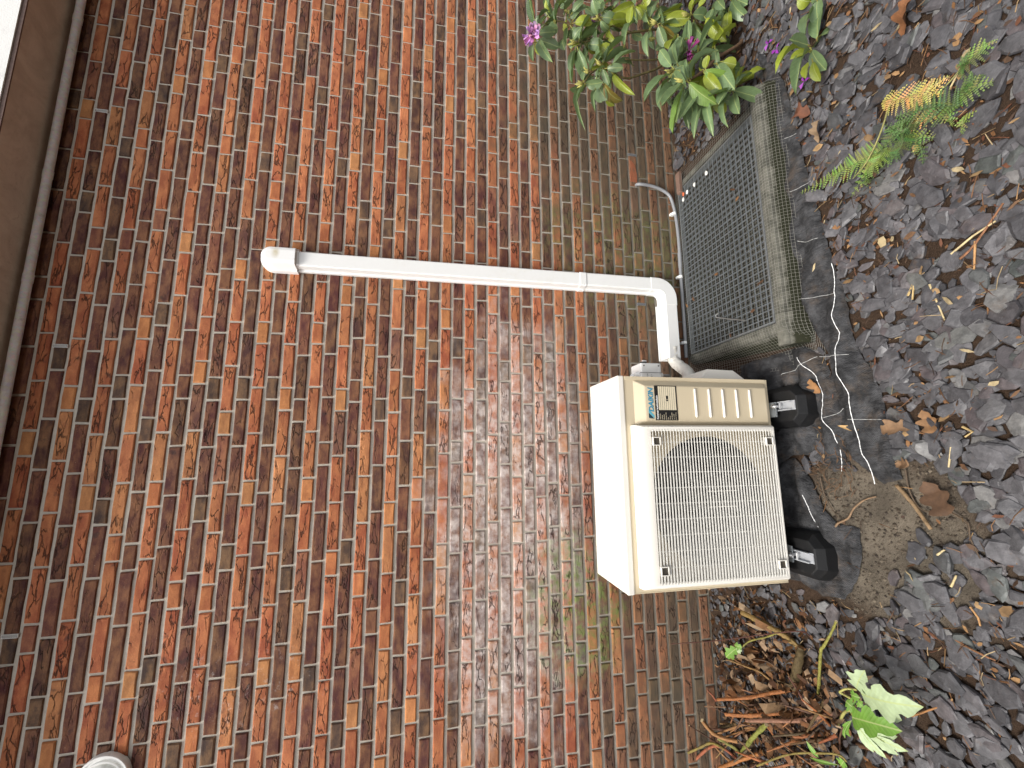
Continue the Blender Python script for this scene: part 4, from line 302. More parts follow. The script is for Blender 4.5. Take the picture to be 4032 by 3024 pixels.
def make_leafmat(name, rib=True, gloss=.38):
    g = NG(name, gloss, .5)
    base = g.both('bcol', 'Vector'); seed = g.both('bseed', 'Fac'); o = g.sep(g.obj()); n = g.noise(scale=2.5, detail=4)
    col = g.mix(g.ramp(n, .3, .7), g.mix(.25, base, (.02, .03, .01)), base)
    ax = g.mt('ABSOLUTE', o[0])
    vein = g.mt('SINE', g.mt('MULTIPLY', g.mt('SUBTRACT', o[1], g.mt('MULTIPLY', ax, .55)), 70./K))
    if rib:
        col = g.mix(g.ramp(vein, .7, 1., 0, .16), col, (.35, .42, .14))
        col = g.mix(g.ramp(ax, .012*K, .035*K, .8, 0), col, (.36, .42, .16))
    col = g.mix(g.ramp(g.noise(scale=7, detail=3), .68, .76, 0, .35), col, (.16, .11, .04))
    g.color(col)
    g.b.inputs['Subsurface Weight'].default_value = 0
    tr = g.t.nodes.new('ShaderNodeBsdfTranslucent'); g.link(g.mix(.5, col, (.25, .35, .03)), tr.inputs[0])
    mx = g.t.nodes.new('ShaderNodeMixShader'); mx.inputs[0].default_value = .22
    out = g.t.nodes['Material Output']
    g.link(g.b.outputs[0], mx.inputs[1]); g.link(tr.outputs[0], mx.inputs[2]); g.link(mx.outputs[0], out.inputs[0])
    g.bump(g.mt('MULTIPLY', vein, .5), .12, .05)
    return g.m
def make_vary(name, rough=.8, spec=.3, scale=4., dark=.45, bump=.3):
    g = NG(name, rough, spec); base = g.both('bcol', 'Vector')
    n = g.noise(scale=scale, detail=5, rough=.65)
    g.color(g.mix(g.ramp(n, .3, .72), g.mix(dark, base, (.012, .008, .006)), base)); g.bump(n, bump, .08); return g.m
def make_eave():
    g = NG('eave_render', .9, .25)
    n = g.noise(scale=.28, detail=7, rough=.68, dist=1.2); f = g.noise(scale=3, detail=7, rough=.7)
    col = g.mix(g.ramp(n, .3, .72), (.58, .515, .44), (.76, .695, .61))
    col = g.mix(g.ramp(g.noise(scale=.8, detail=6, rough=.75, dist=2), .60, .72, 0, .5), col, (.34, .27, .20))
    col = g.mix(g.ramp(f, .55, .8, 0, .35), col, (.22, .17, .125))
    g.color(col); g.bump(f, .25, .06); return g.m
def make_zinc():
    g = NG('galvanised_zinc', .30, .8, 0)
    n = g.noise(scale=1.4, detail=6, rough=.7); v = g.voro(scale=5, out='Color')
    col = g.mix(g.ramp(n, .3, .7), (.74, .76, .79), (.92, .93, .94)); col = g.mix(.12, col, v)
    col = g.mix(g.ramp(g.noise(scale=.6, detail=5, rough=.7), .58, .7, 0, .5), col, (.22, .24, .21))
    g.color(col); g.rough(g.ramp(n, .3, .7, .34, .6)); g.bump(n, .15, .05); return g.m
def make_fabric():
    g = NG('weed_fabric', .8, .35)
    x, y, z = g.sep(g.pos); n = g.noise(scale=1.1, detail=6, rough=.65); f = g.noise(scale=5, detail=5, rough=.7)
    col = g.mix(g.ramp(n, .35, .72), (.012, .012, .013), (.058, .058, .061))
    col = g.mix(g.ramp(g.noise(scale=.7, detail=6, rough=.7), .50, .70, 0, .6), col, (.075, .055, .04))
    col = g.mix(g.ramp(f, .62, .74, 0, .3), col, (.14, .135, .13))
    g.color(col); wv = g.mt('MULTIPLY', g.mt('SINE', g.mt('MULTIPLY', x, 60.)), g.mt('SINE', g.mt('MULTIPLY', y, 60.)))
    g.bump(g.mt('ADD', g.mt('MULTIPLY', g.noise(g.vm('MULTIPLY', g.pos, (1.8, .7, 1)), 1.6, 5, .6), 1.5), g.mt('MULTIPLY', wv, .05)), .7, .3); return g.m
def make_concrete():
    g = NG('rim_concrete', .9, .2)
    n = g.noise(scale=1.2, detail=7, rough=.7); f = g.noise(scale=9, detail=4, rough=.7)
    col = g.mix(g.ramp(n, .3, .7), (.050, .050, .040), (.135, .130, .108))
    x, y, z = g.sep(g.pos)
    col = g.mix(g.ramp(g.mt('ADD', z, g.mt('MULTIPLY', n, .5)), -.02, .22, .95, 0), col, (.014, .015, .006))  # colour turns near-black olive towards the bottom of the rim
    col = g.mix(g.ramp(f, .6, .72, 0, .5), col, (.30, .28, .23)); g.color(col); g.bump(f, .4, .06); return g.m
def make_wrap():
    g = NG('taped_lagging', .5, .4); n = g.noise(scale=2.5, detail=5, rough=.65, dist=1.5)
    col = g.mix(g.ramp(n, .62, .72, 0, .75), (.80, .77, .70), (.38, .29, .19)); g.color(col)
    g.bump(g.noise(scale=2.0, detail=5, rough=.7, dist=2), .8, .2); return g.m
def make_bark():
    g = NG('twig_bark', .75, .35); base = g.both('bcol', 'Vector')
    n = g.noise(scale=5, detail=6, rough=.7)
    col = g.mix(g.ramp(n, .3, .7), g.mix(.5, base, (.012, .008, .004)), base)
    col = g.mix(g.ramp(g.noise(scale=1.5, detail=4), .58, .68, 0, .6), col, (.06, .035, .015)); g.color(col); g.bump(n, .5, .08); return g.m

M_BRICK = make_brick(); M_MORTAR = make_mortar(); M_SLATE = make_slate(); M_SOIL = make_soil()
M_LEAF = make_leafmat('glossy_leaf'); M_FERN = make_leafmat('fern_green', False, .6); M_HLEAF = make_leafmat('soft_leaf', True, .6)
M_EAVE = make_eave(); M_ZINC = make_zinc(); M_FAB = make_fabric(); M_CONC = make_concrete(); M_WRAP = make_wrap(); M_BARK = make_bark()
M_DEAD = make_vary('dry_leaf', .75, .3, 3., .4, .4); M_PETAL = make_vary('petal', .55, .3, 3., .2, .1)
M_DUCT = simple('white_pvc', (.76, .76, .745), .35, .5, var=.02, dirt=((.62, .58, .48), .5, .25))
M_STAIN = simple('stained_pvc', (.80, .79, .77), .35, .5, var=.02)
M_AC = simple('ivory_enamel', (.57, .485, .34), .42, .5, var=.03, scale=20, bump=.05, bscale=60, dirt=((.46, .40, .29), .4, .18))
M_ACW = simple('ivory_plastic', (.74, .71, .645), .4, .5, var=.03)
M_SLAT = simple('grille_plastic', (.62, .605, .56), .45, .4, var=.03)
M_DARK = simple('dark_inside', (.010, .010, .012), .6, .3)
M_FAN = simple('fan_plastic', (.010, .010, .012), .45, .5)
M_RUB = simple('black_rubber', (.004, .004, .0045), .55, .4, var=.3, bump=.25, bscale=12, dirt=((.025, .022, .02), 1.2, .5))
M_ALU = simple('aluminium_rail', (.42, .43, .45), .5, .5, .5, var=.1, scale=6)
M_STEEL = simple('zinc_plated_bolt', (.55, .55, .55), .3, .5, .9)
M_COND = simple('grey_pvc', (.21, .215, .225), .42, .5, var=.08, dirt=((.30, .29, .27), 1.5, .4))
M_WHITE = simple('white_plastic', (.78, .78, .76), .45, .5, var=.03)
M_GREY = simple('light_grey_plastic', (.80, .80, .78), .45, .5, var=.04)
M_GRATE = simple('galvanised_grating', (.15, .17, .185), .5, .5, .2, var=.35, scale=3, dirt=((.05, .06, .045), 1.1, .6))
M_FRAME = simple('grating_frame', (.19, .205, .215), .5, .5, .5, var=.2, dirt=((.07, .07, .055), 1.3, .5))
M_WIRE = simple('wire_net', (.30, .295, .265), .5, .5, .4, var=.3)
M_BLACK = simple('black_print', (.012, .012, .012), .5, .4)
M_CREAM = simple('cream_print', (.62, .55, .40), .5, .4, var=.05)
M_TEAL = simple('teal_print', (.045, .24, .36), .4, .5, var=.05)
M_TEALD = simple('dark_teal_print', (.012, .05, .07), .4, .5, var=.05)
M_INK = simple('grey_ink', (.20, .20, .20), .6, .3)
M_THREAD = simple('white_thread', (.78, .78, .77), .8, .2, var=.1, scale=8)
M_THREADD = simple('worn_thread', (.33, .33, .32), .8, .2, var=.4, scale=5)
M_CUT = simple('cut_wood', (.62, .50, .30), .8, .2, var=.15)
M_PEB = simple('white_pebble', (.62, .62, .59), .6, .4); M_RED = simple('red_clay', (.42, .11, .05), .9, .2, var=.25)
M_LAMPR = simple('lamp_rim', (.80, .80, .77), .4, .5, var=.1, dirt=((.40, .38, .28), 2., .5))
M_LAMPG = simple('lamp_diffuser', (.66, .67, .63), .25, .5, var=.12, dirt=((.40, .41, .34), 1.6, .6))

# ------------------------------------------------------------------ ground
PIT = (8.85, 25.1, -10.2, -.6)
def axis(a, b, step, far):
    s = [a+step*i for i in range(int((b-a)/step)+1)]; out = list(s); e = step; x = s[-1]; y = s[0]
    while x < far: e *= 1.6; x += e; out.append(x)
    e = step
    while y > -far: e *= 1.6; y -= e; out.insert(0, y)
    return out
gx = sorted(set([round(v, 4) for v in axis(-27, 54, .45, 900)]+[PIT[0], PIT[1]]))
gy = [v for v in axis(-25, -.3, .45, 900) if v < .2]
gy = sorted(set([round(v, 4) for v in gy]+[PIT[2], PIT[3], .6]))
b = MB(); nx = len(gx)
for yv in gy:
    for xv in gx:
        near = -28 < xv < 56 and yv > -27
        b.v.append((xv, yv, zg(xv, yv)-.12+(relief(xv, yv) if near else 0)))
for j in range(len(gy)-1):
    for i in range(nx-1):
        cx, cy = (gx[i]+gx[i+1])/2, (gy[j]+gy[j+1])/2
        if PIT[0] < cx < PIT[1] and PIT[2] < cy < PIT[3]: continue
        b.f.append((j*nx+i, j*nx+i+1, (j+1)*nx+i+1, (j+1)*nx+i)); b.mi.append(0); b.fa.append(None)
ground = b.build('ground', M_SOIL, smooth=True, kind='structure')

# ------------------------------------------------------------------ brick wall
wall = thing('brick_wall', 'red and dark purple brick wall in alternating courses behind the white outdoor unit', 'wall', (15, 0, 0))
b = MB(); b.box(-60, 110, .12, .5, -3, 53.4); b.build('mortar', M_MORTAR, wall)
b = MB(); b.box(-60, 110, .5, 3.4, -3, 53.4); b.build('inner_leaf', M_MORTAR, wall)
def brick_geo(L, seed, mb=None, ox=0, oz=0):
    """one brick lying along x, height about .82, with uneven arrises"""
    r = random.Random(seed); H = .765; n = 4 if L > 2 else 2
    def ring(ins, y, j):
        pts = []
        for k in range(n): pts.append((ins+(L-2*ins)*k/n, ins))
        pts.append((L-ins, ins)); pts.append((L-ins, H-ins))
        for k in range(1, n): pts.append((L-ins-(L-2*ins)*k/n, H-ins))
        pts.append((ins, H-ins))
        return [(x+r.uniform(-j, j), y, z+r.uniform(-j, j)) for x, z in pts]
    a = ring(.065, 0, .028); m_ = ring(.0, .06, .026); c = ring(.0, .4, .0)
    a = [(x, y+r.uniform(-.012, .012), z) for x, y, z in a]
    N = len(a); vs = a+m_+c
    fs = [tuple(range(N))]+[(i, (i+1) % N, N+(i+1) % N, N+i) for i in range(N)]+[(N+i, N+(i+1) % N, 2*N+(i+1) % N, 2*N+i) for i in range(N)]
    if mb is None: mb = MB()
    mb.add([(x+ox, y, z+oz) for x, y, z in vs], fs); return mb
ST = 3.455; HD = 1.7275; JT = .165
VENTS = {(49, 27.9), (49, 8.8), (49, -9.6), (4, 29.08), (4, 13.66)}
bricks = []
for row in range(-2, 54):
    dark = row % 2 == 1                              # rows 49, 47 ... are the dark courses
    rr = random.Random(row*13+5)
    ph = (1.15 if not dark else 1.15+.86)+rr.uniform(-.22, .22)
    xs = []; x = -34+(ph % HD)-HD; run = rr.randint(0, 2)
    while x < 68:
        if run <= 0 and rr.random() < .8: L = HD; run = rr.choice([2, 2, 3, 3, 4, 5])
        else: L = ST; run -= 1
        xs.append((x, L)); x += L
    for x0, L in xs:
        if dark:
            if L == HD: c = rr.choice([(.120, .078, .066), (.105, .070, .062), (.130, .084, .068), (.165, .06, .05)])
            else: c = rr.choice([(.175, .058, .055), (.155, .048, .049), (.14, .052, .052), (.18, .066, .056), (.125, .055, .050), (.17, .06, .056)])
        else:
            if L == HD: c = rr.choice([(.40, .155, .062), (.41, .18, .075), (.37, .115, .052), (.40, .13, .056)])
            else: c = rr.choice([(.37, .112, .055), (.36, .100, .048), (.39, .125, .06), (.40, .160, .072), (.33, .088, .045), (.36, .115, .055), (.38, .13, .062)])
            if rr.random() < .05: c = rr.choice([(.20, .07, .05), (.15, .065, .055)])
        q = rr.uniform(.82, 1.12)*(.66 if dark else 1.10); c = tuple(v*q for v in c)
        fold = rr.uniform(.35, 1) if (not dark and L > 2) else (rr.uniform(.0, .5) if L > 2 else rr.uniform(0, .12))
        seed = (rr.randint(0, 900)+fold)/7.31
        cx = x0+L/2; p = (cx, 0, row+.5); pr = project(p); size = 0
        if pr and -20 < pr[0] < 4052 and -20 < pr[1] < 3044:
            hid = (-7.6 < cx*.80 and cx < 5.2 and row < 7) or (8 < cx < 26 and row < 0) or row < 0
            d = Vector(p)-CAM
            size = 0 if hid else L*abs(d.normalized().y)/pr[2]**2
        bricks.append((size, x0+JT/2, row+.1175+rr.uniform(-.02, .02), L-JT, c, seed, row))
bricks.sort(key=lambda t: -t[0])
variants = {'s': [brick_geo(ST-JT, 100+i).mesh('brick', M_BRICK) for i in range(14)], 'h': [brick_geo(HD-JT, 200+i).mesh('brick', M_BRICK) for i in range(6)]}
rest = MB()
for k, (size, x0, z0, L, c, seed, row) in enumerate(bricks):
    cut = any(row == vr and abs(x0-JT/2-vx) < .0 for vr, vx in VENTS)
    if k < 298:
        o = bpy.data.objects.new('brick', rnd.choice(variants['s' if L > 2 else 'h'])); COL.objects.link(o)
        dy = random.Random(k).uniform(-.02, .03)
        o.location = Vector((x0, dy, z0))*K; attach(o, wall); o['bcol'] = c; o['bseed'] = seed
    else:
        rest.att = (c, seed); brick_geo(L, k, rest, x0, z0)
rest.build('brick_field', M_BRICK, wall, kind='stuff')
# open weep vents set in head joints
for vr, vx in sorted(VENTS):
    near = min((abs(x0-JT/2-vx), x0-JT/2) for s_, x0, z0, L, c, sd, row in bricks if row == vr)[1]
    f = MB(); x = near
    f.box(x-.12, x-.10, -.02, .12, vr+.06, vr+.94); f.box(x+.10, x+.12, -.02, .12, vr+.06, vr+.94)
    for i in range(10): f.box(x-.10, x+.10, -.015, .12, vr+.06+i*.0945, vr+.06+i*.0945+.022)
    v = f.build('weep_vent', M_WHITE if vr > 10 else M_COND, wall)
    f = MB(); f.box(x-.10, x+.10, .085, .113, vr+.06, vr+.94); f.build('vent_throat', M_DARK, v)

# brick with a freshly spalled face where the conduit comes out
b = MB(); b.prism([(26.15, 4.16), (26.9, 4.12), (27.5, 4.2), (28.0, 4.3), (28.45, 4.62), (28.5, 4.84), (27.6, 4.72), (27.1, 4.86), (26.2, 4.85)], 'y', -.035, .05)
b.build('spalled_face', simple('spalled_clay', (.27, .095, .05), .9, .2, var=.35, scale=5, bump=.5, bscale=8, dirt=((.12, .07, .045), 1.5, .8)), wall, bevel=.02)
# ------------------------------------------------------------------ eaves and zinc pipe
ev = thing('roof_eaves', 'brown stained eaves board overhanging the top of the brick wall', 'eaves', (10, -1.5, 52.6))
b = MB(); b.box(-60, 110, -3.46, .45, 52.40, 52.7); b.build('soffit', M_EAVE, ev)
b = MB(); b.box(-60, 110, -3.56, -3.465, 52.32, 52.58); b.build('drip_edge', simple('drip_edge', (.17, .12, .105), .9, .2, var=.4, scale=6), ev)
b = MB(); b.box(-60, 110, -3.66, -3.57, 52.58, 60.); b.build('fascia', simple('white_render', (.80, .80, .78), .9, .2, var=.04, scale=5, bump=.4, bscale=9, dirt=((.55, .54, .52), .9, .5)), ev)
b = MB(); b.prism([(-3.7, 60.1), (-3.7, 60.4), (9, 60.8), (9, 60.1)], 'x', -60, 110); b.build('roof_slope', simple('roof_felt', (.06, .055, .05), .9, .2), ev)
zp = thing('zinc_pipe', 'grey galvanised pipe with overlapping joints running under the eaves', 'pipe', (10, -.5, 52.1))
PY, PZ, PR = -.42, 51.80, .27
cuts = [-30, -9.4, 12.55, 20.7, 34.3, 56, 80]
for i in range(len(cuts)-1):
    b = MB(); b.tube([(cuts[i]-.25, PY, PZ), (cuts[i], PY, PZ), (cuts[i+1], PY, PZ)], [PR+.0, PR, PR], 28)
    o = b.build('pipe_section', M_ZINC, zp, smooth=50)
    b = MB(); b.tube([(cuts[i]-.32, PY, PZ), (cuts[i]-.30, PY, PZ), (cuts[i]+.28, PY, PZ), (cuts[i]+.30, PY, PZ)], [PR+.01, PR+.025, PR+.025, PR+.01], 28)
    b.build('collar', M_ZINC, o, smooth=50)

# ------------------------------------------------------------------ wall lamp
lp = thing('wall_lamp', 'round pale bulkhead lamp with stepped rim fixed high on the brick wall', 'wall lamp', (-19.9, 0, 43))
def disc(prof, name, mat, parent, c=(-19.95, 43.15)):
    b = MB(); n = 40; vs = []
    for r, y in prof:
        for k in range(n): a = 2*math.pi*k/n; vs.append((c[0]+r*math.cos(a), y, c[1]+r*math.sin(a)))
    P = len(prof)
    b.add(vs, [(i*n+k, i*n+(k+1) % n, (i+1)*n+(k+1) % n, (i+1)*n+k) for i in range(P-1) for k in range(n)])
    b.add(vs[-n:], [tuple(range(n))]); return b.build(name, mat, parent, smooth=45)
disc([(1.5, .05), (1.5, -.30), (1.46, -.37), (1.36, -.38), (1.33, -.30)], 'rim', M_LAMPR, lp)
disc([(1.33, -.28), (1.22, -.28), (1.18, -.40), (1.10, -.42), (1.06, -.34)], 'inner_ring', M_LAMPR, lp)
disc([(1.06, -.32), (.95, -.42), (.7, -.52), (.35, -.58), (.08, -.60)], 'diffuser', M_LAMPG, lp)
# ------------------------------------------------------------------ white trunking on the wall
du = thing('pipe_trunking', 'white plastic pipe trunking running down the wall and turning towards the unit', 'trunking', (15.2, 0, 15))
PRF = [(-.80, .02), (-.80, -.28), (-.66, -.34), (-.62, -.88), (-.52, -1.0), (.52, -1.0), (.62, -.88), (.66, -.34), (.80, -.28), (.80, .02)]
def vert(x, z0, z1, s=1.0, e=0.0): 
    b = MB(); b.prism([(x+u*s, v*(1+e) if v < 0 else v) for u, v in PRF], 'z', z0, z1); return b
vert(15.25, 10.75, 34.4).build('straight_cover', M_DUCT, du, bevel=.03, seg=2)
vert(15.28, 3.4, 10.25).build('straight_cover', M_DUCT, du, bevel=.03, seg=2)
vert(15.26, 10.22, 10.82, 1.06, .05).build('coupler', M_DUCT, du, bevel=.04)
# inlet cap: rounded hood
b = MB(); n = 14; vs = []; prof = [(1.0, .02), (1.0, -.35), (.97, -.5), (.80, -.66), (.74, -1.12), (.62, -1.30), (.40, -1.36)]
out_ = []
for s, y in prof:
    ring = [(15.28-.98*s, y, 34.2)]
    ring += [(15.28-.98*s, y, 35.6)]
    for k in range(n+1): a = math.pi-math.pi*k/n; ring.append((15.28+.98*s*math.cos(a), y, 35.95+1.0*s*math.sin(a)))
    ring += [(15.28+.98*s, y, 35.6), (15.28+.98*s, y, 34.2)]
    out_.append(ring)
N = len(out_[0])
for r_ in out_: vs += r_
b.add(vs, [(i*N+k, i*N+k+1, (i+1)*N+k+1, (i+1)*N+k) for i in range(len(prof)-1) for k in range(N-1)])
b.add(out_[-1], [tuple(range(N))]); b.add([r_[0] for r_ in out_]+[r_[-1] for r_ in out_][::-1], [tuple(range(2*len(prof)))])
def make_capmat():
    g = NG('cap_pvc', .35, .5); d = g.vm('LENGTH', g.vm('MULTIPLY', g.vm('SUBTRACT', g.pos, (15.45, -1.2, 35.6)), (1.6, .0, 2.4)))
    f = g.mt('MULTIPLY', g.ramp(d, .1, 1.0, 1, 0), g.noise(scale=2.5, detail=4)); g.color(g.mix(f, (.80, .80, .785), (.42, .33, .12))); return g.m
M_CAP = make_capmat()
cap = b.build('wall_cap', M_CAP, du, smooth=40)
vert(15.27, 34.02, 34.75, 1.05, .06).build('cap_collar', M_DUCT, cap, bevel=.04)
# elbow
b = MB(); prof = PRF; vs = []; st_ = 8; cx, cz = 14.0, 3.35
rings = [[(15.28+u*1.05, v*1.04 if v < 0 else v, 3.95) for u, v in prof]]
for k in range(st_+1):
    a = math.pi/2*k/st_; ring = []
    for u, v in prof:
        R_ = 1.28+u*1.05; ring.append((cx+max(.12, R_)*math.cos(a), v*1.04 if v < 0 else v, cz-max(.12, R_)*math.sin(a)))
    rings.append(ring)
rings.append([(13.35, v*1.04 if v < 0 else v, cz-max(.12, 1.28+u*1.05)) for u, v in prof])
N = len(prof)
for r_ in rings: vs += r_
b.add(vs, [(i*N+k, i*N+(k+1) % N, (i+1)*N+(k+1) % N, (i+1)*N+k) for i in range(len(rings)-1) for k in range(N)]+[tuple(range(N)), tuple(range((len(rings)-1)*N, len(rings)*N))])
b.build('elbow', M_DUCT, du, smooth=35)
b = MB(); b.prism([(v if v > 0 else v, 2.07-u) for u, v in PRF], 'x', 8.3, 13.6); b.build('straight_cover', M_DUCT, du, bevel=.03)
b = MB(); b.box(8.18, 13.4, -.12, -.02, .98, 3.14); b.build('base_channel', M_DUCT, du, bevel=.02)
pp = bez([(9.4, -.55, 2.05), (8.2, -.6, 2.0), (7.4, -1.4, 1.85), (6.6, -2.7, 2.1), (5.7, -3.9, 2.8), (5.0, -5.2, 3.2)], 6)
b = MB(); b.tube(pp, [.5]*len(pp), 14, jit=.07); tag(b.build('lagged_pipe', M_WRAP, smooth=True), 'crumpled white taped pipe bundle leaving the trunking behind the unit', 'pipe')

# ------------------------------------------------------------------ outdoor unit
X0, X1, YF, YB, Z0, Z1 = -8.35, 4.85, -9.5, -4.8, .72, 11.8
ac = thing('outdoor_unit', 'ivory air conditioning outdoor unit with round fan behind a slatted front grille', 'air conditioner', (-1.7, -7.1, .6))
b = MB(); t = .06
b.box(X0, X0+t, YF, YB, Z0, 11.36); b.box(X1-t, X1, YF, YB, Z0, 11.36); b.box(X0+t, X1-t, YB-t, YB, Z0, 11.36); b.box(X0+t, X1-t, YF+.1, YB-t, Z0, Z0+.1)
b.build('casing', M_AC, ac, bevel=.02)
b = MB(); b.box(X0-.04, X1+.04, YF-.05, YB+.04, 11.365, Z1)
top = b.build('top_panel', M_ACW, ac, bevel=.09, seg=3)
for yy in (-8.05, -6.35):
    b = MB(); b.box(X0+.5, X1-.5, yy-.03, yy+.03, Z1-.01, Z1+.015); b.build('ridge', M_ACW, top)
# front plate with the round fan opening
FC, FR = (-3.05, 5.85), 4.02
b = MB(); n = 64; vs = []
for k in range(n):
    a = 2*math.pi*(k+.5)/n; c_, s_ = math.cos(a), math.sin(a)
    vs.append((FC[0]+FR*c_, YF+.02, FC[1]+FR*s_))
for k in range(n):
    a = 2*math.pi*(k+.5)/n; c_, s_ = math.cos(a), math.sin(a)
    tx = ((X1-t if c_ > 0 else X0+t)-FC[0])/c_ if abs(c_) > 1e-6 else 1e9
    tz = ((11.36 if s_ > 0 else Z0)-FC[1])/s_ if abs(s_) > 1e-6 else 1e9
    q = min(tx, tz); vs.append((FC[0]+q*c_, YF+.02, FC[1]+q*s_))
for k in range(n):
    a = 2*math.pi*(k+.5)/n; vs.append((FC[0]+(FR-.25)*math.cos(a), YF+.9, FC[1]+(FR-.25)*math.sin(a)))
fs = [(k, (k+1) % n, n+(k+1) % n, n+k) for k in range(n)]
b.add(vs, fs); sh = MB(); sh.add([vs[k] for k in range(n)]+vs[2*n:], [(k, (k+1) % n, n+(k+1) % n, n+k) for k in range(n)]); sh.build('fan_shroud', M_FAN, ac, smooth=True)
for (xa, za) in ((X0+t, Z0), (X1-t, Z0), (X0+t, 11.36), (X1-t, 11.36)):   # fill the four corners of the plate
    k = min(range(n), key=lambda i: (vs[n+i][0]-xa)**2+(vs[n+i][2]-za)**2)
    for kk in (k-1, k):
        p, q = vs[n+kk % n], vs[n+(kk+1) % n]; b.add([p, q, (xa, YF+.02, za)], [(0, 1, 2)])
b.build('front_plate', M_AC, ac)
b = MB(); b.box(X0+.2, X1-.2, -5.3, -5.1, Z0+.2, 11.2); b.build('heat_exchanger', M_DARK, ac)
# fan
b = MB(); vs = []; b.tube([(FC[0], -8.55, FC[1]), (FC[0], -8.45, FC[1]), (FC[0], -7.6, FC[1])], [.7, .95, 1.0], 24)
fan = b.build('fan', M_FAN, ac, smooth=40)
for i in range(3):
    b = MB(); vs = []; A0 = 2*math.pi*i/3+.5
    for r_i in range(6):
        r = .9+(3.55-.9)*r_i/5
        for a_i in range(7):
            a = A0+(a_i/6-.5)*(1.35+.1*r_i)+.12*r_i; vs.append((FC[0]+r*math.cos(a), -8.4+a_i/6*.75, FC[1]+r*math.sin(a)))
    b.add(vs, [(j*7+k, j*7+k+1, (j+1)*7+k+1, (j+1)*7+k) for j in range(5) for k in range(6)]); b.build('blade', M_FAN, fan, smooth=True)
# raised panel beside the grille
def raised(x0, x1, z0, z1, y0, y1, il, ir, ib, it):
    b = MB(); b.add([(x0, y0, z0), (x1, y0, z0), (x1, y0, z1), (x0, y0, z1), (x0+il, y1, z0+ib), (x1-ir, y1, z0+ib), (x1-ir, y1, z1-it), (x0+il, y1, z1-it)],
                    [(0, 1, 5, 4), (1, 2, 6, 5), (2, 3, 7, 6), (3, 0, 4, 7), (4, 5, 6, 7)]); return b
fp = raised(1.70, 4.58, .95, 10.72, YF, YF-.36, .25, .38, .25, .62).build('service_panel', M_AC, ac, smooth=25, bevel=.07, seg=3)
PYF = YF-.36
for i in range(5):
    z = 6.57-1.017*i; b = MB(); pts = [(2.18, PYF+.005, z), (2.24, PYF-.02, z), (4.02, PYF-.02, z), (4.08, PYF+.005, z)]
    b.tube(pts, [.03, .075, .075, .03], 10); b.build('embossed_rib', M_ACW, fp, smooth=True)
b = MB(); b.box(4.62, 4.85, YF-.03, YF+.015, .9, 11.3); b.build('edge_strip', M_AC, ac, bevel=.01)
# grille frame
GX0, GX1, GZ0, GZ1, GY = -8.02, 1.68, 1.12, 11.05, YF-.72
OX0, OX1, OZ0, OZ1 = -7.62, 1.28, 1.36, 10.05
b = MB()
o_ = [(GX0, GZ0), (GX1, GZ0), (GX1, GZ1), (GX0, GZ1)]; m_ = [(GX0+.16, GZ0+.08), (GX1-.12, GZ0+.08), (GX1-.12, GZ1-.55), (GX0+.16, GZ1-.55)]
i_ = [(OX0, OZ0), (OX1, OZ0), (OX1, OZ1), (OX0, OZ1)]
vs = [(x, YF, z) for x, z in o_]+[(x, YF-.5, z) for x, z in [(GX0+.02, GZ0+.01), (GX1-.01, GZ0+.01), (GX1-.01, GZ1-.03), (GX0+.02, GZ1-.03)]]+[(x, GY, z) for x, z in m_]+[(x, GY-.02, z) for x, z in i_]+[(x, GY+.3, z) for x, z in i_]
fs = []
for L_ in range(4):
    for k in range(4): fs.append((L_*4+k, L_*4+(k+1) % 4, L_*4+4+(k+1) % 4, L_*4+4+k))
b.add(vs, fs); gf = b.build('grille_frame', M_ACW, ac, smooth=25, bevel=.05, seg=3)
NS = 43; pitch = (OZ1-OZ0)/NS
sl_ = []
for i in range(NS):
    z = OZ0+pitch*(i+.5)
    if not sl_:
        b = MB(); h = .015
        prof = [(GX0+.12, GY+.42), (GX0+.16, GY+.12), (GX0+.30, GY-.03), (GX1-.30, GY-.03), (GX1-.22, GY+.02), (GX1-.22, GY+.02), (GX0+.36, GY+.12), (GX0+.30, GY+.42)]
        b.prism([(x, y) for x, y in prof], 'z', -h, h); b.v = [(x, y, z*lerp(2.6, .9, clamp((x-GX0)/(GX1-GX0)))) for x, y, z in b.v]; me = b.mesh('slat', M_SLAT); sl_.append(me)
    o = bpy.data.objects.new('slat', sl_[0]); COL.objects.link(o); o.location = (0, 0, z*K); attach(o, gf)
b = MB(); b.box(-.018, .018, GY+.03, GY+.08, OZ0, OZ1); rib_me = b.mesh('rib', M_SLAT)
for i in range(9):
    o = bpy.data.objects.new('rib', rib_me); COL.objects.link(o); o.location = ((.60-.925*i)*K, 0, 0); attach(o, gf)
for xx in (-2.45, -3.4):
    b = MB(); b.box(xx-.02, xx+.02, GY+.0, GY+.12, 4.4, 6.4); b.build('rib', M_ACW, gf)
for hx, hz in ((.65, 9.75), (.62, 1.72), (-6.95, 9.75), (-7.0, 1.72)):
    b = MB(); s = .21
    for (xa, xb, za, zb) in ((hx-s-.05, hx-s, hz-s-.05, hz+s+.05), (hx+s, hx+s+.05, hz-s-.05, hz+s+.05), (hx-s, hx+s, hz+s, hz+s+.05), (hx-s, hx+s, hz-s-.05, hz-s)): b.box(xa, xb, GY-.12, GY+.3, za, zb)
    cp = b.build('clip_pocket', M_ACW, gf)
    b = MB(); b.box(hx-s, hx+s, GY-.045, GY-.04, hz-s, hz+s); b.build('pocket_shade', simple('pocket', (.05, .042, .03), .7), cp)  # dark brown plate ahead of the slats, painting the pocket's shade
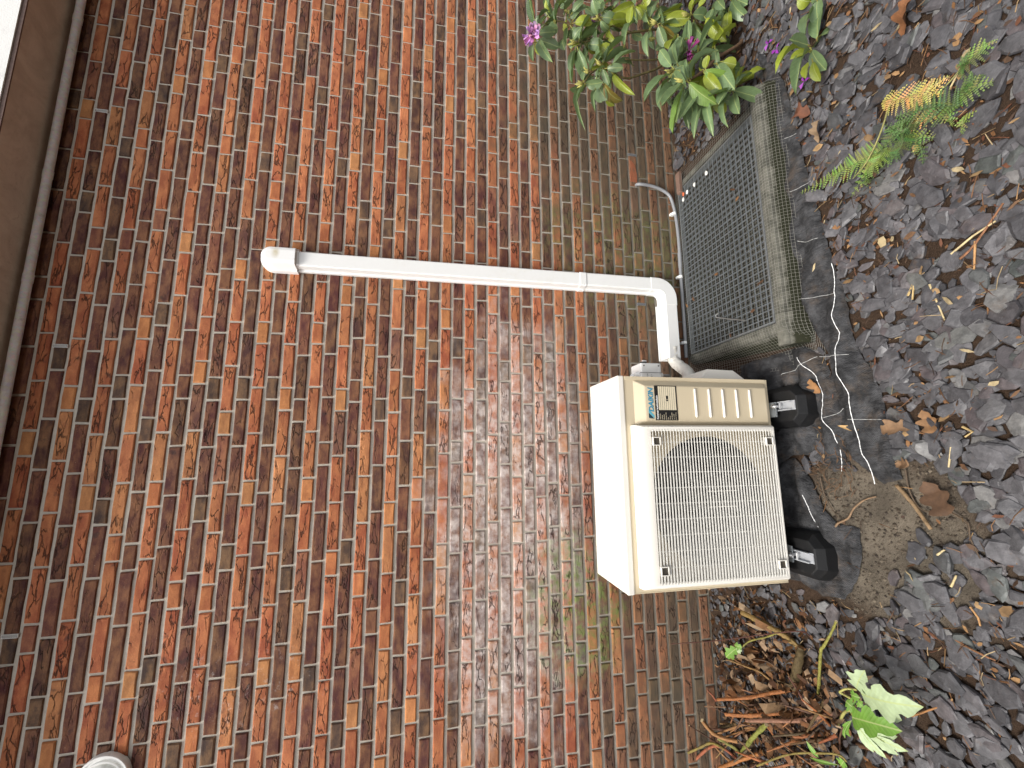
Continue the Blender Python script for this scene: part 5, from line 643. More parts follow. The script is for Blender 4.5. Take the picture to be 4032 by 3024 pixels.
# brand mark, rating plate
def text(body, x, z, size, mat, parent, name='lettering', y=PYF-.012, shear=0., off=0., ext=.004):
    c = bpy.data.curves.new(name, 'FONT'); c.body = body; c.size = size*K; c.shear = shear; c.offset = off*K; c.extrude = ext*K
    t_ = bpy.data.objects.new('type', c); COL.objects.link(t_)
    me = bpy.data.meshes.new_from_object(t_.evaluated_get(bpy.context.evaluated_depsgraph_get())); me.name = name
    bpy.data.objects.remove(t_); bpy.data.curves.remove(c); me.materials.clear(); me.materials.append(mat)
    o = bpy.data.objects.new(name, me); COL.objects.link(o)
    o.location = Vector((x, y, z))*K; o.rotation_euler = (math.pi/2, 0, 0)
    attach(o, parent); return o
bd = MB(); bd.add([(2.08, PYF-.008, 9.56), (2.12, PYF-.008, 9.93), (2.46, PYF-.008, 9.93)], [(0, 1, 2)]); bd.add([(2.08, PYF-.004, 9.56), (2.46, PYF-.004, 9.93), (2.12, PYF-.004, 9.93)], [(0, 1, 2)])
brand = bd.build('brand_mark', M_TEALD, fp)
bd = MB(); bd.add([(2.10, PYF-.010, 9.55), (2.48, PYF-.010, 9.93), (2.68, PYF-.010, 9.93), (2.30, PYF-.010, 9.55)], [(0, 1, 2, 3)]); bd.build('band', simple('pale_teal', (.11, .40, .50), .4), brand)
text('DAIKIN', 2.50, 9.58, .46, M_TEAL, brand, shear=.22, off=.016)
PX0, PX1, PZ0, PZ1 = 1.98, 4.22, 7.90, 9.46; yp = PYF-.01
b = MB(); b.box(PX0, PX1, yp-.012, yp+.005, PZ0, PZ1); rp = b.build('rating_plate', M_BLACK, fp)
ROWH = (PZ1-.24-PZ0-.08)/9
for i in range(9):
    z = PZ0+.08+ROWH*i
    b = MB(); b.box(PX0+.66, PX1-.05, yp-.022, yp-.011, z+.012, z+ROWH-.014); b.build('row', M_CREAM, rp)
    text(['gwp / co2 eq', 'max. druk', 'koudemiddel', 'inhoud', 'type', 'serienummer', 'bouwjaar', 'eigenaar', 'installateur'][i], PX0+.05, z+.05, .088, M_CREAM, rp, y=yp-.014)
b = MB(); b.box(3.22, 3.56, yp-.030, yp-.023, PZ0+.08+ROWH*4+.005, PZ0+.08+ROWH*5); b.build('code_box', M_BLACK, rp)
text('2', 3.28, PZ0+.08+ROWH*4+.02, .16, M_CREAM, rp, y=yp-.033)
text('Kenplaat koelinstallatie', PX0+.06, PZ1-.19, .165, M_WHITE, rp, y=yp-.014, off=.004)
# side valve cover
b = MB()
b.add([(X1, -8.75, 1.55), (X1, -8.75, 5.35), (X1, -5.6, 5.35), (X1, -5.6, 1.55), (5.68, -8.5, 2.45), (5.72, -8.5, 4.5), (5.72, -5.8, 4.5), (5.68, -5.8, 2.45)],
      [(0, 1, 5, 4), (1, 2, 6, 5), (2, 3, 7, 6), (3, 0, 4, 7), (4, 5, 6, 7)]); b.build('valve_cover', M_ACW, ac, bevel=.06, seg=3)
for fx in (2.75, -6.5):
    for fy in (-9.75, -4.9):
        b = MB(); b.box(fx-.5, fx+.5, fy-.28, fy+.5, .62, .715); b.box(fx-.5, fx+.5, fy+.44, fy+.5, .62, .74); b.build('mounting_foot', M_FRAME, ac, bevel=.02)
# isolator on the side of the casing
iso = thing('isolator_switch', 'small light grey isolator switch box beside the top of the unit', 'switch', (5.6, -5.3, 7.4))
b = MB(); b.box(4.88, 6.62, -6.0, -4.4, 6.52, 8.2); b.build('box', M_GREY, iso, bevel=.14, seg=3)
b = MB(); b.box(5.85, 5.89, -6.03, -4.37, 6.50, 8.22); b.build('lid_seam', M_INK, iso, bevel=.01)
b = MB(); b.tube([(6.62, -5.2, 7.55), (6.84, -5.2, 7.55)], [.3, .26], 16); kn = b.build('knob', M_BLACK, iso, smooth=40)
b = MB(); b.box(6.84, 6.98, -5.26, -5.14, 7.3, 7.62); b.build('pointer', M_WHITE, kn)
for zz in (8.2, 6.52):
    for yy in (-5.6, -4.9):
        b = MB(); s = 1 if zz > 7 else -1; b.tube([(5.75, yy, zz-.05*s), (5.75, yy, zz+.22*s), (5.75, yy, zz+.30*s)], [.24, .22, .12], 12); b.build('gland', M_GREY, iso, smooth=50)
for zz in (6.75, 7.95):
    b = MB(); b.tube([(6.4, -6.0, zz), (6.4, -6.03, zz)], .06, 10); b.build('screw', M_INK, iso)
for i, tx_ in enumerate(('0 I OFF ON', 'IP 66', '25 A 690 V', 'AC-23A')):
    o = text(tx_, 5.05, 7.65-.17*i, .15, M_INK, iso, y=-6.012)
cb = bez([(5.75, -5.6, 6.25), (5.8, -5.4, 5.6), (5.95, -4.4, 5.0), (5.6, -3.4, 4.2), (5.3, -4.0, 3.6)], 6)
b = MB(); b.tube(cb, .10, 8); b.build('cable', M_COND, iso, smooth=True)

# ------------------------------------------------------------------ mounting blocks
def block(cx, label):
    t_ = thing('mounting_block', label, 'mounting block', (cx, -7, -1.1), 'black blocks carrying the outdoor unit')
    b = MB(); W = 1.5; W2 = 1.0; ya, yb_ = -11.62, -2.5; zt = .28; c = .75
    def oct_(w, y0, y1, c, z): return [(cx-w+c, y0, z), (cx+w-c, y0, z), (cx+w, y0+c, z), (cx+w, y1-c, z), (cx+w-c, y1, z), (cx-w+c, y1, z), (cx-w, y1-c, z), (cx-w, y0+c, z)]
    A = oct_(W, ya, yb_, c, -1.35); B = oct_(W-.12, ya+.10, yb_-.1, c, -.25); D = oct_(W2, ya+.36, yb_-.55, .4, zt)
    vs = A+B+D; fs = [tuple(range(16, 24))]+[(L_*8+k, L_*8+(k+1) % 8, L_*8+8+(k+1) % 8, L_*8+8+k) for L_ in range(2) for k in range(8)]
    b.add(vs, fs); b.build('rubber_body', M_RUB, t_, bevel=.06, seg=2)
    b = MB(); b.box(cx-.31, cx+.31, -11.2, -3.2, zt+.01, zt+.06); b.box(cx-.31, cx-.23, -11.0, -3.2, zt+.06, zt+.26); b.box(cx+.23, cx+.31, -11.0, -3.2, zt+.06, zt+.26)
    rl = b.build('rail', M_ALU, t_, bevel=.015)
    b = MB(); b.box(cx-.22, cx+.22, -11.2, -10.6, zt+.065, zt+.085); b.build('end_plate', M_ALU, rl)
    b = MB(); b.tube([(cx, -9.98, zt+.1), (cx, -9.98, .715), (cx, -9.98, .72), (cx, -9.98, .86)], [.10, .10, .18, .18], 6); b.tube([(cx, -9.98, .86), (cx, -9.98, 1.0)], .08, 8); b.build('bolt', M_STEEL, t_)
    b = MB(); b.tube([(cx-.2, -10.3, zt+.35), (cx+.2, -10.3, zt+.35)], .06, 8); b.build('clamp', M_STEEL, t_)
block(2.95, 'black rubber mounting block carrying the rating plate end of the unit')
block(-6.55, 'black rubber mounting block carrying the fan end of the unit, beside bare soil')

# ------------------------------------------------------------------ grey conduit
cn = thing('cable_conduit', 'grey plastic conduit bending out of the bricks and running low along the wall', 'conduit', (17, -.3, .5))
pts = bez([(25.95, .3, 4.2), (25.85, -.12, 4.25), (25.75, -.35, 3.9)]+[tuple(p) for p in T['M']['conduit'][2:]], 4)
b = MB(); b.tube(pts, .155, 12); b.build('tube', M_COND, cn, smooth=True)
b = MB(); b.tube([(18.9, -.35, .385), (17.4, -.35, .42)], .19, 14); b.build('sleeve', M_COND, cn, smooth=40)
for p in T['M']['clips']:
    b = MB(); x, y, z = p; b.tube([(x-.12, -.35, z), (x+.12, -.35, z)], .21, 12); b.box(x-.1, x+.1, -.35, -.01, z-.05, z+.30); b.build('clip', M_WHITE, cn)

# ------------------------------------------------------------------ light well with grating
lw = thing('light_well', 'sunken light well with concrete rim and steel grating at the foot of the wall', 'light well', (17, -5.5, -1))
ZR = .26
def bull(yi, yo, z=ZR):   # section of the rim, inner edge yi, outer edge yo, rounded outside
    s = 1 if yo > yi else -1; r = .30; p = [(yi, -2.0), (yi, z)]; ym = yi+s*.72
    for k in range(7): a = math.pi/2*k/6; p.append((ym-s*r+s*r*math.sin(a), z-r+r*math.cos(a)))
    p.append((lerp(ym, yo, .45)+s*.10, -.45)); p.append((yo+s*.12, -1.5)); p.append((yo+s*.1, -2.0)); return p
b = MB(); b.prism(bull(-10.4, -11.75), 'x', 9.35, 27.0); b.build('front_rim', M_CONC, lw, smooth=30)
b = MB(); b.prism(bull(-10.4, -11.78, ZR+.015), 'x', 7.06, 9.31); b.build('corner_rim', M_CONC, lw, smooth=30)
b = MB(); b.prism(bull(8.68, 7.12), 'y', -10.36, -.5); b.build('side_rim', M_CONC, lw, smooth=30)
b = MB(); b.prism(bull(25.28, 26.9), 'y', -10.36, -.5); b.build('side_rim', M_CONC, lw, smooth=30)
b = MB(); b.box(8.69, 25.27, -10.39, -10.30, -7, -.2); b.box(8.69, 8.78, -10.3, -.55, -7, -.2); b.box(25.18, 25.27, -10.3, -.55, -7, -.2); b.box(8.69, 25.27, -.56, -.5, -7, .05); b.box(8.69, 25.27, -10.39, -.5, -7.2, -7)
b.build('shaft', simple('dark_shaft', (.035, .033, .026), .9, .2, var=.5), lw)
gr = MB(); gx0, gx1, gy0, gy1, gz = 8.80, 25.16, -10.28, -.62, .22
for a in ((gx0, gx1, gy0, gy0+.12), (gx0, gx1, gy1-.12, gy1), (gx0, gx0+.12, gy0+.12, gy1-.12), (gx1-.12, gx1, gy0+.12, gy1-.12)): gr.box(a[0], a[1], a[2], a[3], gz-.4, gz+.02)
gfm = gr.build('grating_frame', M_FRAME, lw, bevel=.02)
b = MB(); n = 32
for i in range(1, n): x = gx0+(gx1-gx0)*i/n; b.box(x-.014, x+.014, gy0+.12, gy1-.12, gz-.16, gz)
n = 19
for i in range(1, n): y = gy0+(gy1-gy0)*i/n; b.box(gx0+.12, gx1-.12, y-.011, y+.011, gz-.10, gz+.004)
b.build('grating_bars', M_GRATE, gfm, kind='stuff')
# fine netting laid over it
def net(x, s):
    """x along the wall, s distance down the net from the wall"""
    lift = .05+.06*noise.noise((x*.25, s*.3, 1.3))**2
    if s < 10.7: y = -.35-s; z = ZR+.035+lift*(.4+.6*sst(10.4, 8, s))
    elif s < 12.5: q = (s-10.7)/1.8; y = -11.05-1.0*q-.10*math.sin(q*math.pi); z = ZR+.04-1.32*q+.10*math.sin(q*math.pi)
    else: q = s-12.5; y = -12.05-.5*q-.16*noise.noise((x*.6, 2.2, q)); z = -1.05-.1*q+.18*abs(noise.noise((x*.7, 5, 1)))
    if x < 8.0:
        q = 8.0-x; dz = -min(q, 1.7)*.72; z = max(z+dz, zg(x, y)+.08)+.15*noise.noise((x, s*.5, 4.4))*clamp(q-.8); x = 8.0-.62*q-.25*max(0, q-1.4)+.22*noise.noise((x*.7, s*.4, 8.))*clamp(q-.8)
    return (x+.05*noise.noise((x, s, 5.)), y, max(z, zg(x, y)+.03))
b = MB()
def wire(pts, r=.0075):
    b.tube(pts, r, 3, cap=False)
nx_ = 92; ns = 56; xs_ = [4.9+(26.9-4.9)*i/nx_ for i in range(nx_+1)]; ss_ = [0.05+13.4*i/ns for i in range(ns+1)]
for x in xs_: wire([net(x, s) for s in ss_[::4]+[ss_[-1]] if not s > 13.2+.25*noise.noise((x, 1, 1))][:40])
for s in ss_: wire([net(x, s) for x in xs_[::3]])
wn = tag(b.build('wire_netting', M_WIRE), 'fine square wire netting draped over the light well and down its sides', 'wire netting')
b = MB(); b.tube([tuple(p) for p in T['M']['hookA']], .045, 6); tag(b.build('wire_hook', M_STEEL), 'bent bare wire hook lying on the netting over the light well', 'wire hook')
def stone(mb, x, y, z, r, seed, flat=.6):
    q = random.Random(seed); vs = []; n = 8
    for L_, (rr_, zz) in enumerate(((.55, -.5), (1, 0), (.8, .35), (.35, .5))):
        for k in range(n): a = 2*math.pi*k/n; s = r*rr_*q.uniform(.8, 1.2); vs.append((x+s*math.cos(a), y+s*.75*math.sin(a), z+zz*r*flat*2))
    mb.add(vs, [(L_*n+k, L_*n+(k+1) % n, L_*n+n+(k+1) % n, L_*n+n+k) for L_ in range(3) for k in range(n)]+[tuple(range(3*n, 4*n)), tuple(range(n))])
for i, p in enumerate(T['M']['pebbles'][:5]):
    b = MB(); stone(b, p[0], p[1], .44, .22, i, .35)
    if i == 3: tag(b.build('brick_chip', M_RED, smooth=40), 'orange red brick chip beside white pebbles on the netted grating', 'brick chip')
    else: tag(b.build('pebble', M_PEB, smooth=40), ['white pebble nearest the middle of the netted grating', 'white pebble second from the middle of the netted grating', 'white pebble touching the orange red brick chip', '', 'white pebble nearest the wall on the netted grating'][i], 'pebble', 'white pebbles on the light well')
b = MB(); b.prism([(-1.1, .3), (1.2, .26), (1.1, .62), (-1.0, .60)], 'y', -1.55, -1.0)
bo = b.build('brick_offcut', simple('dusty_brick', (.16, .10, .075), .9, .2, var=.3), bevel=.05); bo.location = (25.6*K, 0, .02*K); tag(bo, 'dull reddish brick offcut wedged behind the light well corner by the wall', 'brick')
# ------------------------------------------------------------------ weed fabric
def fabric(name, poly, seed, label, lift, stitch, dash):
    bm = bmesh.new(); vs = [bm.verts.new((x, y, 0)) for x, y in poly]; bm.faces.new(vs)
    bmesh.ops.triangulate(bm, faces=bm.faces[:])
    for _ in range(6):
        ed = [e for e in bm.edges if e.calc_length() > .42]
        if not ed: break
        bmesh.ops.subdivide_edges(bm, edges=ed, cuts=1); bmesh.ops.triangulate(bm, faces=[f for f in bm.faces if len(f.verts) > 3])
    edge = {v for e in bm.edges if len(e.link_faces) == 1 for v in e.verts}
    def hz(x, y):
        f = abs(noise.noise((x*.38+seed, y*.85, seed)))
        return zg(x, y)+lift+.9*f*f+.3*f+.28*abs(noise.noise((x*.16+seed, y*1.25, seed*2)))+.10*noise.noise((x*1.3, y*1.3, seed+2))+.05*noise.noise((x*3, y*1.5, seed))
    b = MB(); idx = {}
    for v in bm.verts:
        x, y = v.co.x, v.co.y; z = hz(x, y)
        if v in edge: x += .12*noise.noise((x*2, y*2, 1)); y += .12*noise.noise((x*2, y*2, 9)); z = zg(x, y)+lift*.5-.03+.12*abs(noise.noise((x*.7, y*.7, seed)))
        idx[v] = len(b.v); b.v.append((x, y, z))
    for f in bm.faces: b.f.append(tuple(idx[v] for v in f.verts)); b.mi.append(0); b.fa.append(None)
    bm.free()
    o = b.build('weed_fabric', M_FAB, smooth=True); tag(o, label, 'weed fabric', 'strips of black weed fabric')
    for L_, mat, r, nm in ((stitch, M_THREAD, .02, 'stitch_line'), (dash, M_THREADD, .018, 'cross_thread')):
        for pts in L_:
            pp_ = []
            for p in bez(pts, 6):
                pp_.append((p.x, p.y, hz(p.x, p.y)+.03))
            q = MB()
            q.tube(pp_, [r*(1.25 if i % 2 else .7) for i in range(len(pp_))], 5); q.build(nm, mat, o)
    return hz
fabric('a', T['FAB_A'], 1.7, 'long black weed fabric strip with a white seam between light well and slate', .12, T['STITCH_A'], T['DASH_A'])
fabric('b', T['FAB_B'], 5.2, 'crumpled black weed fabric under the rating plate end of the unit', .05, T['STITCH_B'], T['DASH_B'])
fabric('c', T['FAB_C'], 9.4, 'muddy black weed fabric piece under the fan end of the unit', .05, T['STITCH_C'], [])

# ------------------------------------------------------------------ slate chips
bed = bpy.data.objects.new('slate_bed', None); COL.objects.link(bed); bed['kind'] = 'structure'
def chip_geo(seed):
    r = random.Random(seed); n = r.randint(6, 9); b = MB(); el = r.uniform(1.0, 2.1)
    an = sorted((k+r.uniform(-.33, .33))/n*2*math.pi for k in range(n)); R_ = [r.uniform(.74, 1.1) for _ in range(n)]
    pt = [(.5*q*math.cos(a)*el**.5, .5*q*math.sin(a)/el**.5) for q, a in zip(R_, an)]
    T_ = r.uniform(.16, .30); tx, ty = r.uniform(-.16, .16), r.uniform(-.16, .16); sk = r.uniform(-.1, .1)
    top = [(x*.86+sk, y*.86, T_*.5+x*tx+y*ty+r.uniform(-.02, .02)) for x, y in pt]
    mid = [(x, y, T_*.18+x*tx+y*ty) for x, y in pt]; bot = [(x*.9, y*.9, -T_*.5) for x, y in pt]
    c = (r.uniform(-.1, .1)+sk, r.uniform(-.1, .1), T_*.5+r.uniform(.0, .06))
    b.add(top+mid+bot+[c], [(k, (k+1) % n, 3*n) for k in range(n)]+[(k, (k+1) % n, n+(k+1) % n, n+k) for k in range(n)]+[(n+k, n+(k+1) % n, 2*n+(k+1) % n, 2*n+k) for k in range(n)])
    return b
CH = [chip_geo(i) for i in range(44)]; CHM = [c.mesh('slate_chip', M_SLATE) for c in CH]
SOIL, FA, FB, FC_ = T['SOIL'], T['FAB_A'], T['FAB_B'], T['FAB_C']
def blocked(x, y, mg=0):
    if 6.4 < x < 27.4 and y > -12.35: return True
    if inside(x, y, SOIL) and not (x < -5 and y < -15.5): return True
    for P in (FA, FB, FC_):
        if inside(x, y, P): return True
    return -1.5 < x < 7 and y > -11.5
rc = random.Random(77); chips = []
def scatter(n, lo, hi, zlo, zhi, ylim=-24.5):
    for _ in range(n):
        x = rc.uniform(-27, 50); y = rc.uniform(ylim, -.25)
        if blocked(x, y) or not inframe((x, y, zg(x, y)), 650): continue
        near = clamp((-y-8)/14); s = rc.uniform(lo, hi)*(.80+.40*near)
        if y > -5 and x < 0: s *= .72
        if rc.random() < .5*sst(.45, .68, .5+.5*noise.noise((x*.28, y*.28, 12.)))*(1 if x > 0 else .35) and s < .9: continue
        z = zg(x, y)+relief(x, y)+rc.uniform(zlo, zhi)
        chips.append((x, y, z, s, rc.uniform(0, 6.28), rc.gauss(0, .13), rc.gauss(0, .13), rc.randrange(44), rc.random()))
scatter(7200, .32, .70, -.08, .02); scatter(3400, .55, 1.15, .0, .10); scatter(620, .95, 1.4, .07, .17)
# a few stones half sunk in the bare soil
for x, y, s in ((-7.2, -16.2, 1.5), (-8.2, -15.2, .9), (-4.9, -17.6, 1.0), (-6.8, -14.6, .8), (-4.4, -16.4, .8), (-7.6, -17.0, 1.1), (-9.0, -14.8, .9)): chips.append((x, y, zg(x, y)-.02, s, rc.uniform(0, 6), 0, 0, rc.randrange(44), rc.random()))
for x, y in ((.3, -10.6), (-.4, -10.9), (.9, -10.4), (-1.0, -10.2), (0.2, -11.4)): chips.append((x, y, -1.0, .9, rc.uniform(0, 6), .1, 0, rc.randrange(44), .1))
rank = sorted(range(len(chips)), key=lambda i: -chips[i][3]**2/((Vector(chips[i][:3])-CAM).length**2) if inframe(chips[i][:3], -40) and chips[i][3] > .7 else 0)
lead = set(rank[:298]); rest = MB()
for i, (x, y, z, s, a, tx, ty, vi, sd) in enumerate(chips):
    Mx = Matrix.Rotation(a, 3, 'Z') @ Matrix.Rotation(tx, 3, 'X') @ Matrix.Rotation(ty, 3, 'Y')
    if i in lead:
        o = bpy.data.objects.new('slate_chip', CHM[vi]); COL.objects.link(o)
        o.matrix_world = Matrix.LocRotScale(Vector((x, y, z))*K, Mx.to_quaternion(), Vector((s, s, s*.8))); o.parent = bed; o['bseed'] = sd
    else:
        rest.att = ((0, 0, 0), sd); c = CH[vi]
        rest.add([tuple(Vector((x, y, z))+Mx @ Vector((p[0]*s, p[1]*s, p[2]*s*.8))) for p in c.v], c.f)
rest.build('slate_gravel', M_SLATE, bed, kind='stuff')

# ------------------------------------------------------------------ bark and leaf litter (uncountable)
lit = MB(); rl = random.Random(5)
def flake(x, y, z, L_, W_, a, tilt, c, curl=.3):
    d = Vector((math.cos(a), math.sin(a), tilt)); s = Vector((-math.sin(a), math.cos(a), rl.uniform(-.4, .4))); n = d.cross(s)
    P = Vector((x, y, z)); lit.att = (c, rl.random()); k = L_*curl*.4
    j = lambda: rl.uniform(.65, 1.2)
    vs = [P-d*L_*.5, P-d*L_*.15*j()-s*W_*.5*j()-n*k*.2, P-d*L_*.15+s*W_*.5*j()+n*k*.5, P+d*L_*.25-s*W_*.45*j()+n*k*.3, P+d*L_*.2+s*W_*.4*j()+n*k, P+d*L_*.5+n*k*.6]
    lit.add([tuple(v) for v in vs], [(0, 1, 2), (1, 3, 4, 2), (3, 5, 4)])
BR = [(.16, .075, .03), (.10, .05, .024), (.22, .11, .045), (.065, .035, .02), (.05, .028, .018), (.28, .16, .07), (.13, .05, .025), (.08, .045, .025)]
for _ in range(9000):
    x = rl.uniform(-27, 48); y = rl.uniform(-24.5, -.3)
    if not inframe((x, y, zg(x, y)), 600) or (6.6 < x < 27.2 and y > -12.1) or (-1.5 < x < 6.5 and y > -11): continue
    dens = .45+.55*sst(.40, .66, .5+.5*noise.noise((x*.28, y*.28, 12.)))
    if x < 0: dens *= .55
    if x > 12: dens *= 1.25
    if inside(x, y, SOIL): dens = .05
    elif inside(x, y, FA) or inside(x, y, FB) or inside(x, y, FC_): dens = .05
    if rl.random() > dens: continue
    L_ = rl.uniform(.10, .48)*rl.choice([1, 1, .7]); W_ = L_*rl.choice([.12, .2, .35, .6])
    flake(x, y, zg(x, y)+relief(x, y)+rl.uniform(.03, .22), L_, W_, rl.uniform(0, 6.28), rl.gauss(0, .2), rl.choice(BR))
for _ in range(5200):                             # stringy bark fibres
    x = rl.uniform(-27, 48); y = rl.uniform(-24.5, -.3)
    if not inframe((x, y, zg(x, y)), 600) or (6.6 < x < 27.2 and y > -12.1) or (-1.5 < x < 6.5 and y > -11): continue
    dens = .2+.8*sst(.38, .62, .5+.5*noise.noise((x*.28, y*.28, 12.)))
    if inside(x, y, SOIL) or inside(x, y, FA) or inside(x, y, FB) or inside(x, y, FC_): dens = .06
    if rl.random() > dens: continue
    a = rl.uniform(0, 6.28); l = rl.uniform(.12, .5); z = zg(x, y)+relief(x, y)+rl.uniform(.06, .24); lit.att = (rl.choice(BR+[(.30, .20, .10), (.36, .27, .15)]), rl.random())
    m = Vector((x+rl.uniform(-.06, .06), y+rl.uniform(-.06, .06), z+rl.uniform(0, .06))); lit.tube([(x-l*math.cos(a), y-l*math.sin(a), z), tuple(m), (x+l*math.cos(a), y+l*math.sin(a), z+rl.uniform(-.05, .08))], [.022, .014], 3, cap=False)
for _ in range(150):                              # paler wood slivers and crisp leaf scraps
    x = rl.uniform(-8, 34); y = rl.uniform(-24, -11.5)
    if not inframe((x, y, zg(x, y)), 20) or blocked(x, y) and rl.random() < .85: continue
    L_ = rl.uniform(.25, .75); flake(x, y, zg(x, y)+.26, L_, L_*rl.choice([.12, .2, .5, .65]), rl.uniform(0, 6.28), rl.gauss(0, .15), rl.choice([(.30, .19, .09), (.20, .12, .055), (.14, .075, .038), (.38, .30, .17)]), .5)
for _ in range(1000):                              # brown fallen leaves caught in the cut shrub
    x = rl.gauss(-16.3, 3.0); y = rl.gauss(-6.8, 2.6)
    if y > -.6 or x > -10: continue
    L_ = rl.uniform(.15, .8); flake(x, y, zg(x, y)+rl.uniform(.1, .75), L_, L_*rl.uniform(.2, .5), rl.uniform(0, 6.28), rl.gauss(0, .45), rl.choice([(.13, .058, .02), (.08, .034, .014), (.17, .08, .03), (.26, .17, .10), (.05, .025, .014)]), .8)
for _ in range(70):                               # bigger curled dry leaves hung up among the stems
    x = rl.gauss(-16.0, 2.4); y = rl.gauss(-7.2, 2.4)
    if y > -.8 or x > -11: continue
    L_ = rl.uniform(.6, 1.25); flake(x, y, zg(x, y)+rl.uniform(.3, 1.1), L_, L_*rl.uniform(.22, .42), rl.uniform(0, 6.28), rl.gauss(0, .5), rl.choice([(.16, .075, .028), (.24, .15, .08), (.11, .05, .02), (.30, .21, .13), (.15, .062, .022)]), 1.1)
for p in [q for i, q in enumerate(T['STICKS']) if i not in (0, 3, 5, 9, 10)]:
    lit.att = (rl.choice([(.50, .36, .16), (.40, .22, .09), (.55, .44, .24), (.22, .10, .05)]), .3); lit.tube([tuple(q) for q in p], [.055, .05, .04], 5)
for p in T['M']['bits']:
    flake(p[0], p[1], p[2]+.05, rl.uniform(.4, .8), .2, rl.uniform(0, 6), 0, rl.choice(BR[:3]))
for p in T['ROOTS'][1:]: lit.att = ((.10, .07, .045), .1); lit.tube([tuple(q) for q in bez(p, 3)], [.05, .03], 5)
for _ in range(46):                               # hair roots by the bared patch
    x, y = rl.uniform(-2.5, .8), rl.uniform(-13.2, -10.6); a = rl.uniform(0, 6.28); pts = []
    for k in range(6): pts.append((x, y, zg(x, y)+.12+rl.uniform(0, .12))); a += rl.gauss(0, .6); x += .25*math.cos(a); y += .25*math.sin(a)
    lit.att = ((.15, .085, .045), .2); lit.tube(pts, [.018, .012], 4)
for _ in range(2600):                             # crumbs of soil and grit on the bared patch
    x = rl.uniform(-10.5, 4); y = rl.uniform(-19, -10.5)
    if not inside(x, y, SOIL): continue
    r_ = rl.uniform(.02, .085)*rl.choice([1, 1, 1.6]); z = zg(x, y)-.12+relief(x, y)+r_*.4; q = rl.choice([(.09, .07, .05), (.06, .045, .03), (.13, .105, .075), (.04, .03, .022)])
    lit.att = (q, rl.random()); lit.add([(x+r_, y, z), (x, y+r_*rl.uniform(.6, 1.3), z), (x-r_, y, z), (x, y-r_, z), (x, y, z+r_*.8)], [(0, 1, 4), (1, 2, 4), (2, 3, 4), (3, 0, 4)])
tag(lit.build('leaf_litter', M_DEAD), 'brown bark crumbs and leaf scraps among the slate', 'leaf litter', kind='stuff')
def stick(name, pts, r, c, label, cat='stick'):
    b = MB(); b.tube(bez(pts, 4), r, 8, jit=.12); o = b.build(name, M_BARK, smooth=True); o['bcol'] = c; tag(o, label, cat); return o
stick('stick', T['STICKS'][0], [.10, .085], (.26, .17, .09), 'straight brown stick lying on bare soil from the torn fabric end')
stick('root', T['ROOTS'][0], [.07, .04], (.22, .14, .08), 'kinked bare root lying across the soil beside the fan end block', 'root')
for i, r, c, lab in ((3, .06, (.26, .12, .06), 'long reddish stalk lying on slate in front of the light well'), (5, .05, (.24, .11, .05), 'thin brown twig on slate beside the lobed green leaves'),
                     (9, .055, (.55, .45, .25), 'short pale straw at the slate edge of the bare soil'), (10, .055, (.58, .46, .24), 'pale straw on slate between the bare soil and lobed leaves')):
    o = stick('stick', T['STICKS'][i], [r, r*.7], c, lab); o['group'] = 'dry stems on the slate'
# larger dead leaves
def lobed(kind, seed, mat=None):
    r = random.Random(seed); b = MB(); H = []
    def half(out, rot=0, sx=1, sy=1):
        vs = []; n = len(out)
        ca, sa = math.cos(rot), math.sin(rot)
        for sgn in (-1, 1):
            for x, y in out:
                x2 = x*sgn*sx*r.uniform(.92, 1.08); z = .10*math.sin(y*3)+.16*abs(x)-.12*y*y+r.uniform(-.012, .012)
                vs.append((x2*ca-y*sy*sa, x2*sa+y*sy*ca, z))
        mid = [(-y*sy*sa, y*sy*ca, .10*math.sin(y*3)-.12*y*y) for x, y in out]
        fs = []
        for h_ in (0, 1):
            for k in range(n-1): fs.append((h_*n+k, h_*n+k+1, 2*n+k+1, 2*n+k))
        b.add(vs+mid, fs)
    if kind == 0: half([(0, 0), (.14, .03), (.30, .08), (.40, .15), (.34, .22), (.27, .27), (.25, .33), (.40, .40), (.50, .50), (.47, .58), (.36, .62), (.26, .64), (.25, .70), (.30, .78), (.24, .86), (.12, .92), (.05, .97), (0, 1)])
    elif kind == 1:
        for ro, sy in ((0, 1), (.42, .82), (-.42, .82)): half([(0, .0), (.06, .12), (.11, .3), (.15, .5), (.17, .62), (.12, .72), (.14, .78), (.09, .88), (.03, .96), (0, 1)], ro, 1, sy)
    else: half([(0, 0), (.10, .1), (.22, .3), (.26, .5), (.20, .7), (.10, .88), (0, 1)])
    return b.mesh('leaf', mat or M_HLEAF, smooth=True)
def dead_leaf(p, L_, W_, a, c, label, seed, lob=True):
    q = random.Random(seed); me = lobed(0 if lob else 2, seed+50, M_DEAD); P = Vector(p)
    for v in me.vertices:                          # dry leaves curl up at tip and edges
        x, y, z = v.co/K; v.co = Vector((x, y, z*.8+.9*abs(x)**1.6+.25*math.sin(y*4+seed)+.5*max(0, y-.6)**1.5))*K
    d = Vector((math.cos(a), math.sin(a), q.uniform(-.1, .2))).normalized(); s = d.cross(Vector((q.uniform(-.3, .3), q.uniform(-.3, .3), 1))).normalized(); n = s.cross(d)
    Mx = Matrix((s*W_*1.15, d*L_, n*L_*.8)).transposed().to_4x4(); Mx.translation = (P-d*L_*.5+Vector((0, 0, .1)))*K
    o = bpy.data.objects.new('dead_leaf', me); COL.objects.link(o); o.matrix_world = Mx
    o['bcol'] = c; tag(o, label, 'dead leaf', 'fallen brown leaves')
D = T['DEAD']
dead_leaf(D[0], 1.6, 1.1, 2.2, (.22, .095, .04), 'broad rust brown leaf lying flat on slate beyond the yellow fern', 1)
